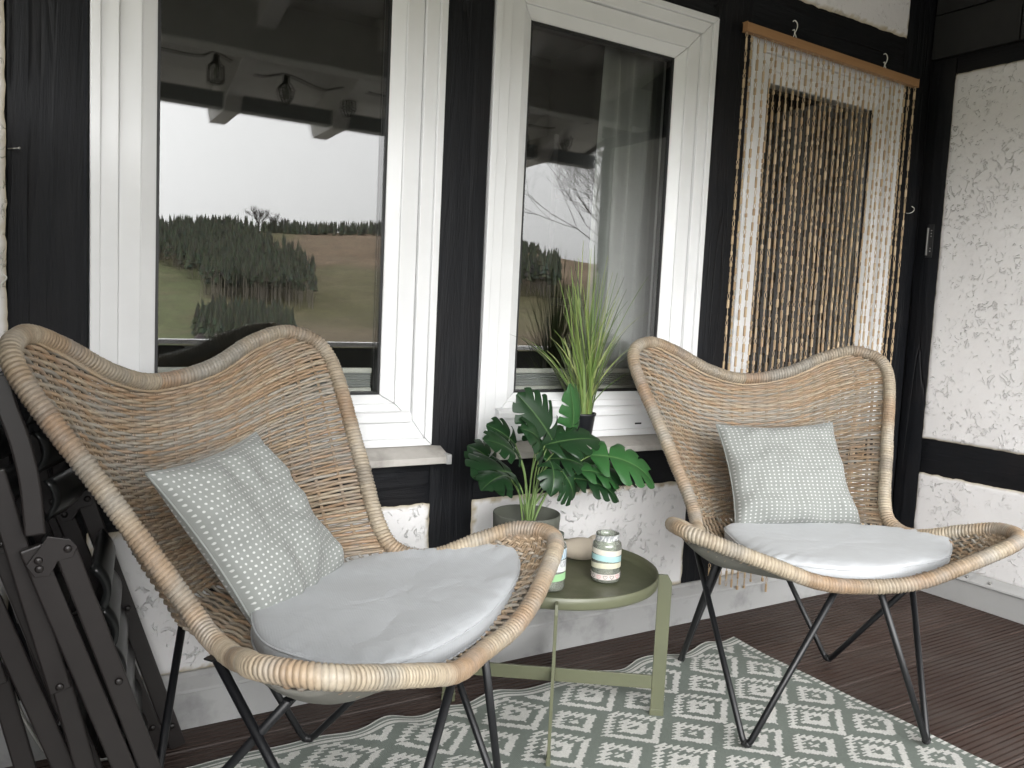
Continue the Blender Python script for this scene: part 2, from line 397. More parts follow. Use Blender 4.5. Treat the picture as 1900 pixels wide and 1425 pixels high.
# ------------------------------------------------------------------ ground, valley and hill (structure)
VX, VY = 0.0, -1.9
def smooth(x, a, b):
    t = np.clip((x-a)/(b-a), 0, 1); return t*t*(3-2*t)
def terrain(x, y):
    """height of the land; the hill rises across the valley (towards -y)"""
    dx = x-VX; dy = -(y-VY); r = np.hypot(dx, dy); az = np.degrees(np.arctan2(dx, dy))
    el = np.interp(r, [0, 6, 60, 200, 300, 450, 600, 760, 880, 1000, 1400, 3500], [-60, -40, -7.0, -5.2, -3.0, -.4, 1.6, 3.2, 3.9, 4.0, 2.6, .9])
    z = r*np.tan(np.radians(el))
    z = np.where(r < 60, np.interp(r, [0, 4, 60], [-3.2, -3.4, -7.4]), z)
    lift = np.interp(az, [-180, -60, 0, 9, 14, 22, 30, 34, 40, 60, 180], [-.5, .4, .85, .9, 1.0, 1.17, 1.10, .9, .72, .5, -.5])
    z = np.where(z > 0, z*lift, z)
    z = z + (fbm(x/70, y/70, 4, 5)-.47)*np.clip(r/60, 0, 8)*1.2
    return z
def land_color(x, y):
    dx = x-VX; dy = -(y-VY); r = np.hypot(dx, dy); az = np.degrees(np.arctan2(dx, dy))
    n = fbm(x/14, y/14, 5, 9)[..., None]; n2 = fbm(x/60, y/60, 4, 2)[..., None]
    olive = np.array([.135,.125,.068])*(.6+.9*n); brown = np.array([.21,.150,.105])*(.5+1.1*n)
    green = np.array([.155,.175,.085])*(.7+.6*n); dead = np.array([.17,.135,.095])*(.6+.9*n)
    c = olive*np.ones(r.shape+(3,))
    def w(a, b, lo, hi, v, q): return (smooth(v, lo-q, lo+q)*(1-smooth(v, hi-q, hi+q)))[..., None]
    az2 = az + (n2[..., 0]-.5)*5; rr = r*(1+(n2[..., 0]-.5)*.25)
    k = smooth(rr, 600, 640)[..., None]*smooth(az2, 15, 17)[..., None]; c = c*(1-k)+brown*k
    k = (1-smooth(az2, 11.0, 12.2))[..., None]*smooth(rr, 215, 250)[..., None]*(1-smooth(rr, 620, 680))[..., None]; c = c*(1-k)+green*k
    k = (1-smooth(rr, 250, 285))[..., None]; c = c*(1-k)+green*.8*k
    k = smooth(rr, 300, 330)[..., None]*(1-smooth(rr, 360, 420))[..., None]*smooth(az2, 14, 16)[..., None]; c = c*(1-k)+dead*k
    k = (1-smooth(rr, 70, 120))[..., None]; c = c*(1-k)+np.array([.30,.29,.26])*k  # near ground, out of view, made pale to bounce light under the roof
    return np.clip(c, .01, .6)
rads = np.concatenate([[0, 2, 4, 8, 14, 22, 32, 45, 60, 80, 105, 135], np.arange(165, 1100, 11), [1150, 1250, 1400, 1700, 2200, 3000, 4500]])
azs = np.concatenate([np.arange(-180, -10, 8.), np.arange(-10, 60, .5), np.arange(60, 181, 8.)])
RR, AA = np.meshgrid(rads, np.radians(azs), indexing='ij')
gx = VX + RR*np.sin(AA); gy = VY - RR*np.cos(AA); gz = terrain(gx, gy)
g = MB(); g.add(np.stack([gx, gy, gz], -1).reshape(-1, 3), grid_faces(len(rads), len(azs)), land_color(gx, gy).reshape(-1, 3))
t = NT('valley_ground'); v = t.coord()
c = t.mix(t.attr(), (.09,.08,.05), t.math('MULTIPLY', t.ramp(t.noise(.12, v, 6, .7), [(.4,(0,0,0)), (.7,(1,1,1))]), .5))
c = t.mix(c, (.20,.165,.11), t.math('MULTIPLY', t.ramp(t.noise(.045, v, 7, .75, .6), [(.48,(0,0,0)), (.62,(1,1,1))]), .55)); c = t.mix(c, (.05,.05,.035), t.math('MULTIPLY', t.ramp(t.noise(.35, v, 4, .7), [(.5,(0,0,0)), (.7,(1,1,1))]), .6))
t.set(c, .95, 0, None, .1)
struct(g.build('ground', t.m))

# conifer forest across the valley: far-off woods that read as one mass
def conifer_np(x, y, z, h, w, crown0, col, tr):
    """tiered jagged cone + thin trunk"""
    V = []; F = []; C_ = []
    n = 6; tiers = 5
    for k in range(tiers):
        f0 = k/tiers; z0 = z + h*(crown0+(1-crown0)*f0); z1 = z + h*(crown0+(1-crown0)*min(1, f0+.34))
        rr = w*(1-f0)*(.85+.3*random.random()); a0 = random.random()*6
        b = len(V)
        for i in range(n):
            a = a0+i*2*PI/n; q = rr*(.65+.6*random.random()); V.append((x+q*math.cos(a), y+q*math.sin(a), z0-.03*h*random.random()))
            C_.append([q_*(.75+.5*random.random()) for q_ in col])
        V.append((x, y, z1)); C_.append(col)
        for i in range(n): F.append([b+i, b+(i+1) % n, b+n])
    b = len(V); tw = .013*h
    for zz, ww in ((z-.5, tw), (z+h*crown0+.1*h, tw*.6)):
        for i in range(3): V.append((x+ww*math.cos(i*2.1), y+ww*math.sin(i*2.1), zz)); C_.append(tr)
    for i in range(3): F.append([b+i, b+(i+1) % 3, b+3+(i+1) % 3, b+3+i])
    return V, F, C_
t = NT('conifer_foliage'); t.set(t.attr(), .9, 0, None, .1); M['conifer'] = t.m
def pol(az, r): a = math.radians(az); return VX+r*math.sin(a), VY-r*math.cos(a)
def forest(name, spots, hr, wr, crown, label):
    mb = MB()
    for az, r in spots:
        x, y = pol(az, r); z = float(terrain(np.array(x), np.array(y))); h = random.uniform(*hr); s = random.uniform(.75, 1.3)
        col = np.array([.095,.105,.080])*s + np.array([.006,.003,0])*random.random()  # foliage colour greyed to stand in for haze over the valley
        V, F, C_ = conifer_np(x, y, z, h, h*random.uniform(*wr), random.uniform(*crown), col.tolist(), [.30,.27,.235])
        mb.add(V, F, np.array(C_))
    o = mb.build(name, M['conifer'], smooth=False); o['kind'] = 'stuff'; o['label'] = label; o['category'] = 'forest'; return o
sp = []
while len(sp) < 2600:
    az = random.uniform(-2, 19.4); r = random.uniform(470, 900)
    edge = np.interp(r, [470, 540, 620, 700, 800, 900], [18.2, 18.9, 17.9, 16.3, 15.0, 14.2])
    lo = np.interp(az, [-2, 9, 11.4, 12.4, 19], [690, 670, 600, 500, 470])
    if az < edge+random.uniform(-1.3, .5) and r > lo-random.uniform(0, 60): sp.append((az, r))
forest('upper_forest', sp, (15, 20), (.10, .15), (.30, .62), 'dark conifer forest covering the upper left of the hillside')
sp = []
while len(sp) < 700:
    az = random.uniform(11.2, 17.4); r = random.uniform(285, 400)
    if (abs(az-14.3)/3.1)**2 + (abs(r-345)/60)**2 < 1: sp.append((az, r))
forest('forest_edge', [(random.uniform(11.5, 18.6), random.uniform(455, 505)) for _ in range(170)], (15, 20), (.07, .10), (.62, .8), 'thin bare trunks along the lower edge of the upper forest')
forest('lower_wood', sp, (6, 12), (.17, .28), (.02, .12), 'dense rounded conifer wood low on the hillside')
sp = [(random.uniform(15.2, 33.5), random.uniform(890, 985)) for _ in range(900)]
forest('ridge_forest', sp, (9, 14), (.14, .2), (.05, .2), 'line of dark conifers along the top of the ridge')
sp = [(random.uniform(28.5, 35), random.uniform(540, 680)) for _ in range(260)]
forest('right_forest', sp, (20, 27), (.09, .13), (.35, .55), 'tall bare-trunked conifers above the brown bank')
sp = [(random.uniform(-10, 44), random.uniform(215, 262)) for _ in range(240)]
forest('valley_hedge', sp, (3, 7), (.25, .4), (.0, .1), 'low dark hedges along the valley bottom')
random.seed(21)

def branches(mb, p, d, L, r, depth, mind, col, spread=.55, lift=.0):
    n = 4; P = [p]; dd = d.copy()
    for k in range(n):
        dd = dd + Vector((random.uniform(-.14,.14), random.uniform(-.14,.14), random.uniform(-.05,.12)+lift)); dd.normalize(); P.append(P[-1]+dd*L/n)
    tube(mb, [tuple(q) for q in P], np.linspace(r, r*.62, n+1), 5 if r > .02 else 3, col, caps=False)
    if depth >= mind: return
    for k in range(random.choice((3, 3, 4, 4))):
        i = random.choice((2, 3, 4)); ax = Vector((random.uniform(-1,1), random.uniform(-1,1), random.uniform(-.3,.8))).normalized()
        nd = (dd + ax*random.uniform(.5, 1.0)*spread*1.6).normalized()
        branches(mb, P[i], nd, L*random.uniform(.62, .82), r*.56, depth+1, mind, col, spread, lift)
def bare_tree(loc, h, label, depth=6, r=.22, cat='tree', group=None, lean=(0,0)):
    root = empty('bare_tree', loc, label, cat, group)
    tr = MB(); tube(tr, [(0,0,-.4), (lean[0]*.3,lean[1]*.3,h*.18), (lean[0],lean[1],h*.36)], [r*1.25, r, r*.8], 9, (.05,.043,.036)); tr.build('trunk', M['conifer'], root)
    cr = MB()
    for k in range(7):
        a = k*2.4+random.random(); zz = h*(.2+.026*k)
        branches(cr, Vector((lean[0]*zz/h*2.5, lean[1]*zz/h*2.5, zz)), Vector((math.cos(a), math.sin(a), random.uniform(.35, 1.3))).normalized(), h*.24, r*.42, 1, depth, (.10,.088,.08))
    cr.build('crown', M['conifer'], root); return root
bx, by = pol(50, 27); bare_tree((bx, by, float(terrain(np.array(bx), np.array(by)))), 17, 'large bare deciduous tree beside the porch, reflected in the narrower window', 7, .17)
bx, by = pol(15.0, 905); bare_tree((bx, by, float(terrain(np.array(bx), np.array(by)))-1), 33, 'broad bare tree standing tallest on the ridge', 5, .9, group='bare trees on the ridge')
bx, by = pol(16.1, 905); bare_tree((bx, by, float(terrain(np.array(bx), np.array(by)))-1), 25, 'slimmer bare tree just right of the tallest one on the ridge', 5, .7, group='bare trees on the ridge')

# ------------------------------------------------------------------ deck (structure)
d = MB(); bw, gap = .1345, .0045; y = .02; k = 0; 
while y > -2.85:
    prof = []; y1 = y-bw; ng = 8; e = .003
    p0 = y-e; span = bw-2*e; gp = span/ng
    prof = [(y, -.022), (y, -.003), (y-.002, 0)]
    for i in range(ng):
        a = p0-i*gp
        prof += [(a-gp*.33, 0), (a-gp*.36, -.008), (a-gp*.62, -.008), (a-gp*.65, 0)] if i < ng else []
    prof += [(y1+.002, 0), (y1, -.003), (y1, -.022)]
    xs = np.linspace(-1.6, 3.9, 12); s = random.uniform(.82, 1.15)
    V = np.array([[(x, p[0], p[1]) for p in prof] for x in xs]).reshape(-1, 3)
    cc = np.full((len(xs)*len(prof), 3), s)
    d.add(V, grid_faces(len(xs), len(prof))[:, ::-1], cc); y = y1-gap; k += 1
box(d, -1.6, 3.9, -2.87, .02, -.06, -.023, (.3,.3,.3))
struct(d.build('deck_floor', M['deck'], smooth=False))

# ------------------------------------------------------------------ house
house = empty('timber_framed_house', (0,0,0), 'black and white half-timbered house wall with white windows', 'house')
def beam(x0, x1, z0, z1, mat='tz', yf=-.0, depth=.12, name='timber_beam'):
    """front-wall beam with slightly hewn (uneven) faces"""
    mb = MB(); nx = max(2, int((x1-x0)/.02)); nz = max(2, int((z1-z0)/.03)); nx = min(nx, 70); nz = min(nz, 90)
    X, Z = np.meshgrid(np.linspace(x0, x1, nx+1), np.linspace(z0, z1, nz+1))
    ex = np.minimum(np.minimum(X-x0, x1-X), np.minimum(Z-z0, z1-Z)); 
    Y = yf + .004*(1-np.clip(ex/.012, 0, 1))**2 + (fbm(X*9+x0*7, Z*4+3, 3, 4)-.45)*.006
    mb.add(np.stack([X, Y, Z], -1).reshape(-1, 3), grid_faces(nz+1, nx+1))
    box(mb, x0, x1, yf+.006, yf+depth, z0, z1)
    o = mb.build(name, M[mat], house); return o
G = .0015
beam(.027, .160, 0.10, 2.75); beam(.921, 1.044, .10, 2.75); beam(1.788, 1.926, .10, 2.75); beam(2.676, 2.828, .09, 2.75)
beam(.1615, .9195, .436, .575, 'tx', .002); beam(1.0455, 1.7865, .436, .575, 'tx', .002); beam(1.9275, 2.6745, .436, .575, 'tx', .002)
beam(.1615, .9195, 1.793, 1.925, 'tx', .002); beam(1.0455, 1.7865, 1.793, 1.925, 'tx', .002); beam(1.9275, 2.6745, 1.793, 1.925, 'tx', .002)
beam(-1.5, .0255, 1.9, 2.02, 'tx', .002)

def panel(x0, x1, z0, z1, proud=.004, seed=0, side=False, xx=0, edge=.009):
    """plaster infill with an uneven caulked outline; front wall (y = -proud) or side wall (x = xx - proud)"""
    n1 = int(min(150, max(8, abs(x1-x0)/.008))); n2 = int(min(150, max(8, (z1-z0)/.008)))
    A, Bz = np.meshgrid(np.linspace(0, 1, n1+1), np.linspace(0, 1, n2+1))
    X = x0+(x1-x0)*A; Z = z0+(z1-z0)*Bz
    jx = (fbm(Z*38, Z*0+seed, 3, seed)-.45)*.008; jz = (fbm(X*38, X*0+seed+5, 3, seed+3)-.45)*.008
    wx = np.abs(A-.5)*2; wz = np.abs(Bz-.5)*2
    sx = np.sign(x1-x0)
    X2 = X + sx*jx*np.where(A < .5, -1, 1)*wx**14; Z2 = Z + jz*np.where(Bz < .5, -1, 1)*wz**14
    dist = np.minimum(np.minimum(A, 1-A)*abs(x1-x0), np.minimum(Bz, 1-Bz)*(z1-z0))
    Y = -proud + .007*(1-np.clip(dist/.008, 0, 1))**2 - (fbm(X*7, Z*7, 3, seed)-.45)*.006*np.clip(dist/.03, 0, 1)
    e = smooth(dist + (fbm(X*60, Z*60, 2, seed+9)-.45)*.01, edge*.55, edge)
    cc = np.repeat(e[..., None], 3, -1)
    mb = MB(); P = np.stack([X2, Y, Z2], -1) if not side else np.stack([xx+Y, X2, Z2], -1)
    F = grid_faces(n2+1, n1+1); 
    if side and x1 > x0: F = F[:, ::-1]
    mb.add(P.reshape(-1, 3), F, cc.reshape(-1, 3))
    o = mb.build('plaster_panel', M['plaster'], house); return o
panel(.158, .923, .115, .439, seed=1); panel(1.042, 1.791, .115, .439, seed=2); panel(1.923, 2.679, .115, .439, seed=3)
panel(1.923, 2.672, 1.915, 2.7, seed=4); panel(1.042, 1.791, 1.922, 2.7, seed=5); panel(.158, .923, 1.922, 2.7, seed=6)
panel(-1.5, .024, .115, 1.9, seed=7)
# backing so that nothing shows between infill and timber
b = MB()
for q in ((.15,.93,.05,.5), (1.04,1.79,.05,.5), (1.92,2.68,.05,.5), (.15,.93,1.8,2.75), (1.04,1.79,1.8,2.75), (1.92,2.84,1.8,2.75), (-1.5,.05,0,2.75)):
    box(b, q[0], q[1], .02, .10, q[2], q[3])
b.build('wall_core', M['dark_board'], house)

# flashing strip at the foot of the wall
prof = [(.02,.118), (-.004,.116), (-.010,.108), (-.036,.090), (-.038,.084), (-.030,.081), (-.028,.0), (.02,.0)]
f = MB(); prism(f, prof, 'x', -1.5, 2.80); f.build('base_flashing', M['fascia'], house, smooth=False, bevel=.0015)
f = MB(); xx = 2.83
prism(f, [(xx-.02+.02, .112), (xx-.010, .108), (xx-.036, .090), (xx-.038, .084), (xx-.030, .081), (xx-.028, .0), (xx, .0)], 'y', -1.80, -.031); f.build('base_flashing', M['fascia'], house, smooth=False, bevel=.0015)
for x in (.10, .62, 1.20, 1.73, 2.5):
    f = MB(); tube(f, [(x, -.022, .103), (x, -.029, .1)], [.005, .0035], 10); f.build('screw', M['steel'], house)
for y in (-.31, -.388, -.9):
    f = MB(); tube(f, [(xx-.024, y, .101), (xx-.031, y, .098)], [.005, .0035], 10); f.build('screw', M['steel'], house)

# side wall (right): posts, rails, plaster, dark boarding above
def sbeam(y0, y1, z0, z1, mat='ty', xf=2.83, depth=.12, name='timber_beam'):
    mb = MB(); ny = max(3, min(80, int(abs(y1-y0)/.02))); nz = max(3, min(90, int((z1-z0)/.03)))
    Yg, Z = np.meshgrid(np.linspace(y0, y1, ny+1), np.linspace(z0, z1, nz+1))
    ex = np.minimum(np.minimum(Yg-y0, y1-Yg), np.minimum(Z-z0, z1-Z))
    X = xf + .004*(1-np.clip(ex/.012, 0, 1))**2 - (fbm(Yg*9, Z*4+3, 3, 8)-.45)*.006
    mb.add(np.stack([X, Yg, Z], -1).reshape(-1, 3), grid_faces(nz+1, ny+1)[:, ::-1]); box(mb, xf+.006, xf+depth, y0, y1, z0, z1)
    return mb.build(name, M[mat], house)
sbeam(-.088, -.002, .09, 1.862, 'tz', 2.822); sbeam(-1.80, -.0895, .412, .541, 'ty'); sbeam(-1.80, -.0895, 1.803, 1.865, 'ty'); sbeam(-1.80, -1.70, .09, 1.802, 'tz', 2.824)
panel(-1.705, -.083, .538, 1.807, seed=11, side=True, xx=2.83, edge=.004); panel(-1.705, -.083, .105, .416, seed=12, side=True, xx=2.83, edge=.006)
b = MB(); box(b, 2.85, 2.93, -1.79, .03, .0, 2.75); b.build('wall_core', M['dark_board'], house)
z = 1.868; k = 0
while z < 2.7:
    cb = MB(); yy = [-1.80, -1.1 if k % 2 else -.62, -.24 if k % 2 else -.30, -.0] 
    for a, c_ in zip(yy[:-1], yy[1:]): box(cb, 2.815+.004*(k % 2), 2.849, a+.0015, c_-.0015, z, z+.148)
    cb.build('cladding_board', M['dark_board'], house, smooth=False, bevel=.003); z += .152; k += 1

# ---- windows
def ring_frame(mb, x0, x1, z0, z1, wl, wb, wt, y0, y1, slope=0, gapm=.0006):
    """mitred frame; wl side width, wb bottom, wt top; y0 front, y1 back; inner edge set back by slope"""
    o = [(x0,z0),(x1,z0),(x1,z1),(x0,z1)]; i = [(x0+wl,z0+wb),(x1-wl,z0+wb),(x1-wl,z1-wt),(x0+wl,z1-wt)]
    for k in range(4):
        a, b_ = o[k], o[(k+1) % 4]; c_, d_ = i[(k+1) % 4], i[k]
        dx, dz = b_[0]-a[0], b_[1]-a[1]; L = math.hypot(dx, dz); g_ = (dx/L*gapm, dz/L*gapm)
        a = (a[0]+g_[0], a[1]+g_[1]); d_ = (d_[0]+g_[0], d_[1]+g_[1]); b_ = (b_[0]-g_[0], b_[1]-g_[1]); c_ = (c_[0]-g_[0], c_[1]-g_[1])
        v = [(a[0],y0,a[1]),(b_[0],y0,b_[1]),(c_[0],y0+slope,c_[1]),(d_[0],y0+slope,d_[1]),(a[0],y1,a[1]),(b_[0],y1,b_[1]),(c_[0],y1,c_[1]),(d_[0],y1,d_[1])]
        mb.add(v, [[0,1,2,3],[7,6,5,4],[0,4,5,1],[2,6,7,3],[1,5,6,2],[3,7,4,0]])
def window(x0, x1, z0=.586, z1=1.789, gl=.125, sillx=None, sillparts=True):
    w = MB(); ring_frame(w, x0, x1, z0, z1, .018, .018, .018, -.006, .09)            # outer lip
    ring_frame(w, x0+.018, x1-.018, z0+.018, z1-.018, .033, .045, .033, .002, .09, .0)
    win = w.build('window_frame', M['pvc'], house, smooth=False, bevel=.0018)
    s = MB(); e = .052; ring_frame(s, x0+e, x1-e, z0+.062, z1-e, .042, .040, .045, .012, .085, .002)
    ring_frame(s, x0+e+.042, x1-e-.042, z0+.102, z1-e-.045, gl-.052-.042, .020, .030, .018, .08, .016)
    s.build('sash', M['pvc'], win, smooth=False, bevel=.0022)
    r = MB(); prism(r, [(-.010,z0+.060), (-.010,z0+.074), (-.004,z0+.082), (.013,z0+.086), (.013,z0+.060)], 'x', x0+.058, x1-.058)
    r.build('drip_rail', M['pvc'], win, smooth=False, bevel=.0015)
    gk = MB(); ring_frame(gk, x0+gl, x1-gl, z0+.122, z1-gl, .006, .006, .009, .036, .062); gk.build('gasket', M['gasket'], win, smooth=False)
    gx0, gx1, gz0, gz1 = x0+gl+.002, x1-gl-.002, z0+.124, z1-gl-.002
    for yy in (.040, .056):
        p = MB(); p.add([(gx0,yy,gz0),(gx1,yy,gz0),(gx1,yy,gz1),(gx0,yy,gz1)], [[0,1,2,3]]); p.build('glass_pane', M['glass'], win, smooth=False)
    for q in (.22, .72):
        sl = MB(); xs = x0+(x1-x0)*q; box(sl, xs-.011, xs+.011, -.0005, .003, z0+.030, z0+.0345)
        sl.build('drain_slot', M['gasket'], win, smooth=False)
    st = MB(); prism(st, [(-.052,.548), (-.052,.564), (.004,.584), (.01,.584), (.01,.552), (-.045,.546)], 'x', sillx[0], sillx[1])
    sl_ = st.build('window_sill', M['sill'], win, smooth=False, bevel=.0015)
    for xa, xb in ((sillx[1]-.010, sillx[1]+.003), (sillx[0]-.003, sillx[0]+.010)):
        c2 = MB(); box(c2, xa, xb, -.056, .002, .546, .570); c2.build('sill_end_cap', M['fascia'], sl_, smooth=False, bevel=.001)
    return win, (gx0, gx1, gz0, gz1)
w1, g1 = window(.163, .917, sillx=(.150, .945)); w2, g2 = window(1.047, 1.785, sillx=(1.055, 1.80)); w3, g3 = window(1.930, 2.672, gl=.100, z1=1.79, sillx=(1.935, 2.68))
for x, z in ((1.225, .583), (.76, .583), (1.60, .583)):
    pass

# room behind the windows
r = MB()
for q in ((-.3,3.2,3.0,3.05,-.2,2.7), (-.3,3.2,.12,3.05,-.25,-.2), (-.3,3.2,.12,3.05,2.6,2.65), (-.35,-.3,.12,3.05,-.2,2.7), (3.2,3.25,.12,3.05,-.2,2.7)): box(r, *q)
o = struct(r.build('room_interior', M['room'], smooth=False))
def curtain(x0, x1, z0, z1, y0, nf, label, amp=.018, mat='curtain', name='window_curtain'):
    n = nf*10; a = np.linspace(0, 1, n+1); zz = np.linspace(z0, z1, 14)
    Aa, Z = np.meshgrid(a, zz); fl = 1+.25*np.sin(Z*3+Aa*9)
    X = x0+(x1-x0)*Aa + .006*np.sin(Z*4+Aa*20); Y = y0+amp*fl*np.sin(Aa*nf*2*PI+.6*np.sin(Z*2))
    mb = MB(); mb.add(np.stack([X, Y, Z], -1).reshape(-1, 3), grid_faces(14, n+1)); mb.uv = np.stack([Aa, Z], -1).reshape(-1, 2)
    return tag(mb.build(name, M[mat], None), label, 'curtain', 'curtains hanging inside the windows')
curtain(1.50, 1.98, .62, 1.9, .16, 8, 'pale folded curtain hanging behind the right half of the narrower window')
curtain(2.63, 2.85, .62, 1.9, .17, 4, 'grey curtain hanging behind the beaded window')
for (ga, gb, gc, gd), lab in ((g1, 'collapsed pleated blind at the foot of the wide left window'), (g2, 'collapsed pleated blind at the foot of the middle window behind the grass plant')):
    bl = empty('pleated_blind', ((ga+gb)/2, .07, gc), lab, 'blind', 'collapsed pleated blinds')
    hw = (gb-ga)/2-.008
    q = MB(); box(q, -hw, hw, -.006, .006, .048, .060); q.build('top_rail', M['wire'], bl, smooth=False, bevel=.001)
    q = MB(); box(q, -hw, hw, -.006, .006, .002, .012); q.build('bottom_rail', M['wire'], bl, smooth=False, bevel=.001)
    q = MB(); zs = np.linspace(.012, .048, 13); ys = np.array([.004*(-1)**i for i in range(13)])
    q.add(np.array([[(x, y_, z_) for x in (-hw, hw)] for y_, z_ in zip(ys, zs)]).reshape(-1, 3), grid_faces(13, 2)); q.build('blind_fabric', M['blind'], bl, smooth=False)
# a shelf unit dimly seen behind the beaded window
sh = empty('wall_shelf', (2.35, .9, 0), 'dark shelf unit dimly seen inside behind the bead curtain', 'shelf')
q = MB(); box(q, -.5, .5, -.02, .25, .55, .58); box(q, -.5, .5, -.02, .25, .95, .98); box(q, -.5, .5, -.02, .25, 1.4, 1.43); q.build('shelf_board', M['picture'], sh, smooth=False)
q = MB(); box(q, -.52, -.5, -.02, .25, 0, 1.6); box(q, .5, .52, -.02, .25, 0, 1.6); q.build('side_panel', M['picture'], sh, smooth=False)

# ------------------------------------------------------------------ porch roof, gutter, railing
roof = empty('porch_roof', (0, -1.9, 1.8), 'white boarded porch roof on rafters above the deck', 'roof')
def zc(y): return 1.83 + (y+2.15)*.30
q = MB(); 
for k in range(17):
    y0 = -2.33+k*.14; y1 = y0+.137
    V = [(-1.7,y0,zc(y0)+.05),(3.0,y0,zc(y0)+.05),(3.0,y1,zc(y1)+.05),(-1.7,y1,zc(y1)+.05)]
    V += [(a, b_, c_+.02) for a, b_, c_ in V]
    q.add([(a, b_+1.9, c_-1.8) for a, b_, c_ in V], [[0,3,2,1],[4,5,6,7],[0,1,5,4],[1,2,6,5],[2,3,7,6],[3,0,4,7]])
q.build('ceiling_board', M['white_paint'], roof, smooth=False)
q = MB(); q.add([(-1.8,-.44,.06),(3.1,-.44,.06),(3.1,2.1,.80),(-1.8,2.1,.80)], [[0,1,2,3]]); q.build('roof_deck', M['dark_board'], roof, smooth=False)
for x in (-.55, -.07, .42, .90, 1.39, 1.95, 2.53):
    q = MB(); P = []
    for y in (-2.27, -2.05, .0): P.append((y+1.9, zc(y)-1.8))
    poly = [(P[0][0], P[0][1]+.045), (P[0][0], P[0][1]-.01), (P[0][0]+.05, P[0][1]-.075), (P[1][0]+.03, P[1][1]-.135), (P[1][0]+.12, P[1][1]-.135), (P[1][0]+.16, P[1][1]-.075), (P[2][0], P[2][1]-.06), (P[2][0], P[2][1]+.045)]
    prism(q, poly, 'x', x-.036, x+.036); q.build('rafter', M['white_paint'], roof, smooth=False, bevel=.003)
q = MB(); box(q, -1.6, 2.82, .40, .50, .05, .24); q.build('purlin', M['greybeam'], roof, smooth=False, bevel=.004)
q = MB(); box(q, -1.7, 2.9, -.11, -.04, -.062, .005); q.build('eaves_board', M['dark_gutter'], roof, smooth=False)
q = MB(); box(q, 3.05, 3.14, -.13, .01, -1.8, .2); q.build('corner_post', M['tz'], roof, smooth=False, bevel=.004)
rl = empty('balcony_railing', (.5, -2.75, 0), 'dark boarded balcony railing with a slim white top rail', 'railing')
q = MB(); box(q, -2.1, 3.4, -.04, .04, .662, .688); q.build('top_rail', M['railtop'], rl, smooth=False, bevel=.002)
k = 0
for x in np.arange(-2.1, 3.3, .19):
    q = MB(); box(q, x+.002, x+.188, -.012, .012, .02, .655); q.build('railing_board', M['dark_board'], rl, smooth=False, bevel=.002)

pw = empty('shade_screen', (-.17, -.7, 0), 'added taupe boarded screen, out of view, shading the left foot of the wall', 'screen')  # added screen outside the view, darkens the wall foot at the left
for k in range(9):
    q = MB(); box(q, -.012, .012, -.60+k*.135, -.60+k*.135+.131, .02, 1.25); q.build('board', M['brownmetal'], pw, smooth=False, bevel=.002)
q = MB(); box(q, -.02, .02, -.62, .63, 1.252, 1.275); q.build('cap_rail', M['brownmetal'], pw, smooth=False, bevel=.002)
# string lights along the eaves
sl = empty('string_lights', (1.5, -1.8, 1.9), 'dark string of caged lamps along the porch eaves', 'string lights')
lam = [(.80,1.859,0), (1.095,1.826,1), (1.38,1.817,2), (1.85,1.83,0), (2.31,1.80,2), (2.58,1.83,1)]
pts = [(.1-1.5, 0, .03)]
for x, z, _ in lam: pts += [(x-1.5-.13, .02, z-1.9+.035), (x-1.5, 0, z-1.9+.065)]
pts.append((2.78-1.5, 0, .05))
q = MB(); tube(q, catmull(pts, 8), .0036, 6); q.build('cable', M['lampwire'], sl)
for x, z, kd in lam:
    q = MB(); bx_, bz = x-1.5, z-1.9
    lathe(q, [(.004,bz+.066),(.012,bz+.058),(.015,bz+.03),(.017,bz+.026)], bx_, 0, 12)
    pr = {0: [(.017,.026),(.032,.012),(.034,-.05),(.024,-.055)], 1: [(.017,.026),(.036,-.0),(.030,-.03),(.014,-.058)], 2: [(.017,.026),(.030,.005),(.033,-.025),(.016,-.056)]}[kd]
    for a in np.linspace(0, 2*PI, 9)[:-1]: tube(q, [(bx_+r_*math.cos(a), r_*math.sin(a), bz+z_) for r_, z_ in pr], .0024, 4)
    for r_, z_ in pr[1:]:
        A = np.linspace(0, 2*PI, 17)[:-1]; tube(q, [(bx_+r_*math.cos(a), r_*math.sin(a), bz+z_) for a in A], .0022, 4, closed=True)
    lp = q.build('lamp_cage', M['lampwire'], sl)
    q = MB(); lathe(q, [(.006,bz+.02),(.012,bz+.0),(.015,bz-.018),(.010,bz-.034),(.001,bz-.038)], bx_, 0, 12); q.build('bulb', M['jar'], lp)

# ------------------------------------------------------------------ wicker chairs
HALF = np.array([(0,.313,.760),(.116,.290,.784),(.224,.280,.834),(.311,.252,.854),(.364,.190,.805),(.307,.068,.624),(.259,-.023,.481),(.257,-.075,.433),(.282,-.141,.427),(.343,-.217,.460),(.386,-.283,.482),(.359,-.371,.480),(.214,-.402,.433),(.108,-.404,.397),(0,-.392,.384)])
full = np.vstack([HALF, (HALF[1:-1]*[-1,1,1])[::-1]])
rimc = catmull(full, 14, closed=True)               # 28 control points * 14
seg = 14
top_half = rimc[:3*seg+1]                           # A .. H
side = rimc[3*seg:7*seg+1]                          # H .. W
ear = rimc[7*seg:10*seg+8]                          # W .. past E3 (tip)
front = rimc[10*seg+7:14*seg+1][::-1]               # G .. tip
mir = np.array([-1,1,1])
topc = np.vstack([(top_half*mir)[::-1], top_half[1:]])
CREASE = np.array([0,.172,.385]); Wp = side[-1]
def bottom(u):
    u = np.asarray(u)[..., None]; a = np.abs(u); 
    return np.concatenate([u*Wp[0], CREASE[1]+(Wp[1]-CREASE[1])*a**2.4, CREASE[2]+(Wp[2]-CREASE[2])*a**2.4], -1)
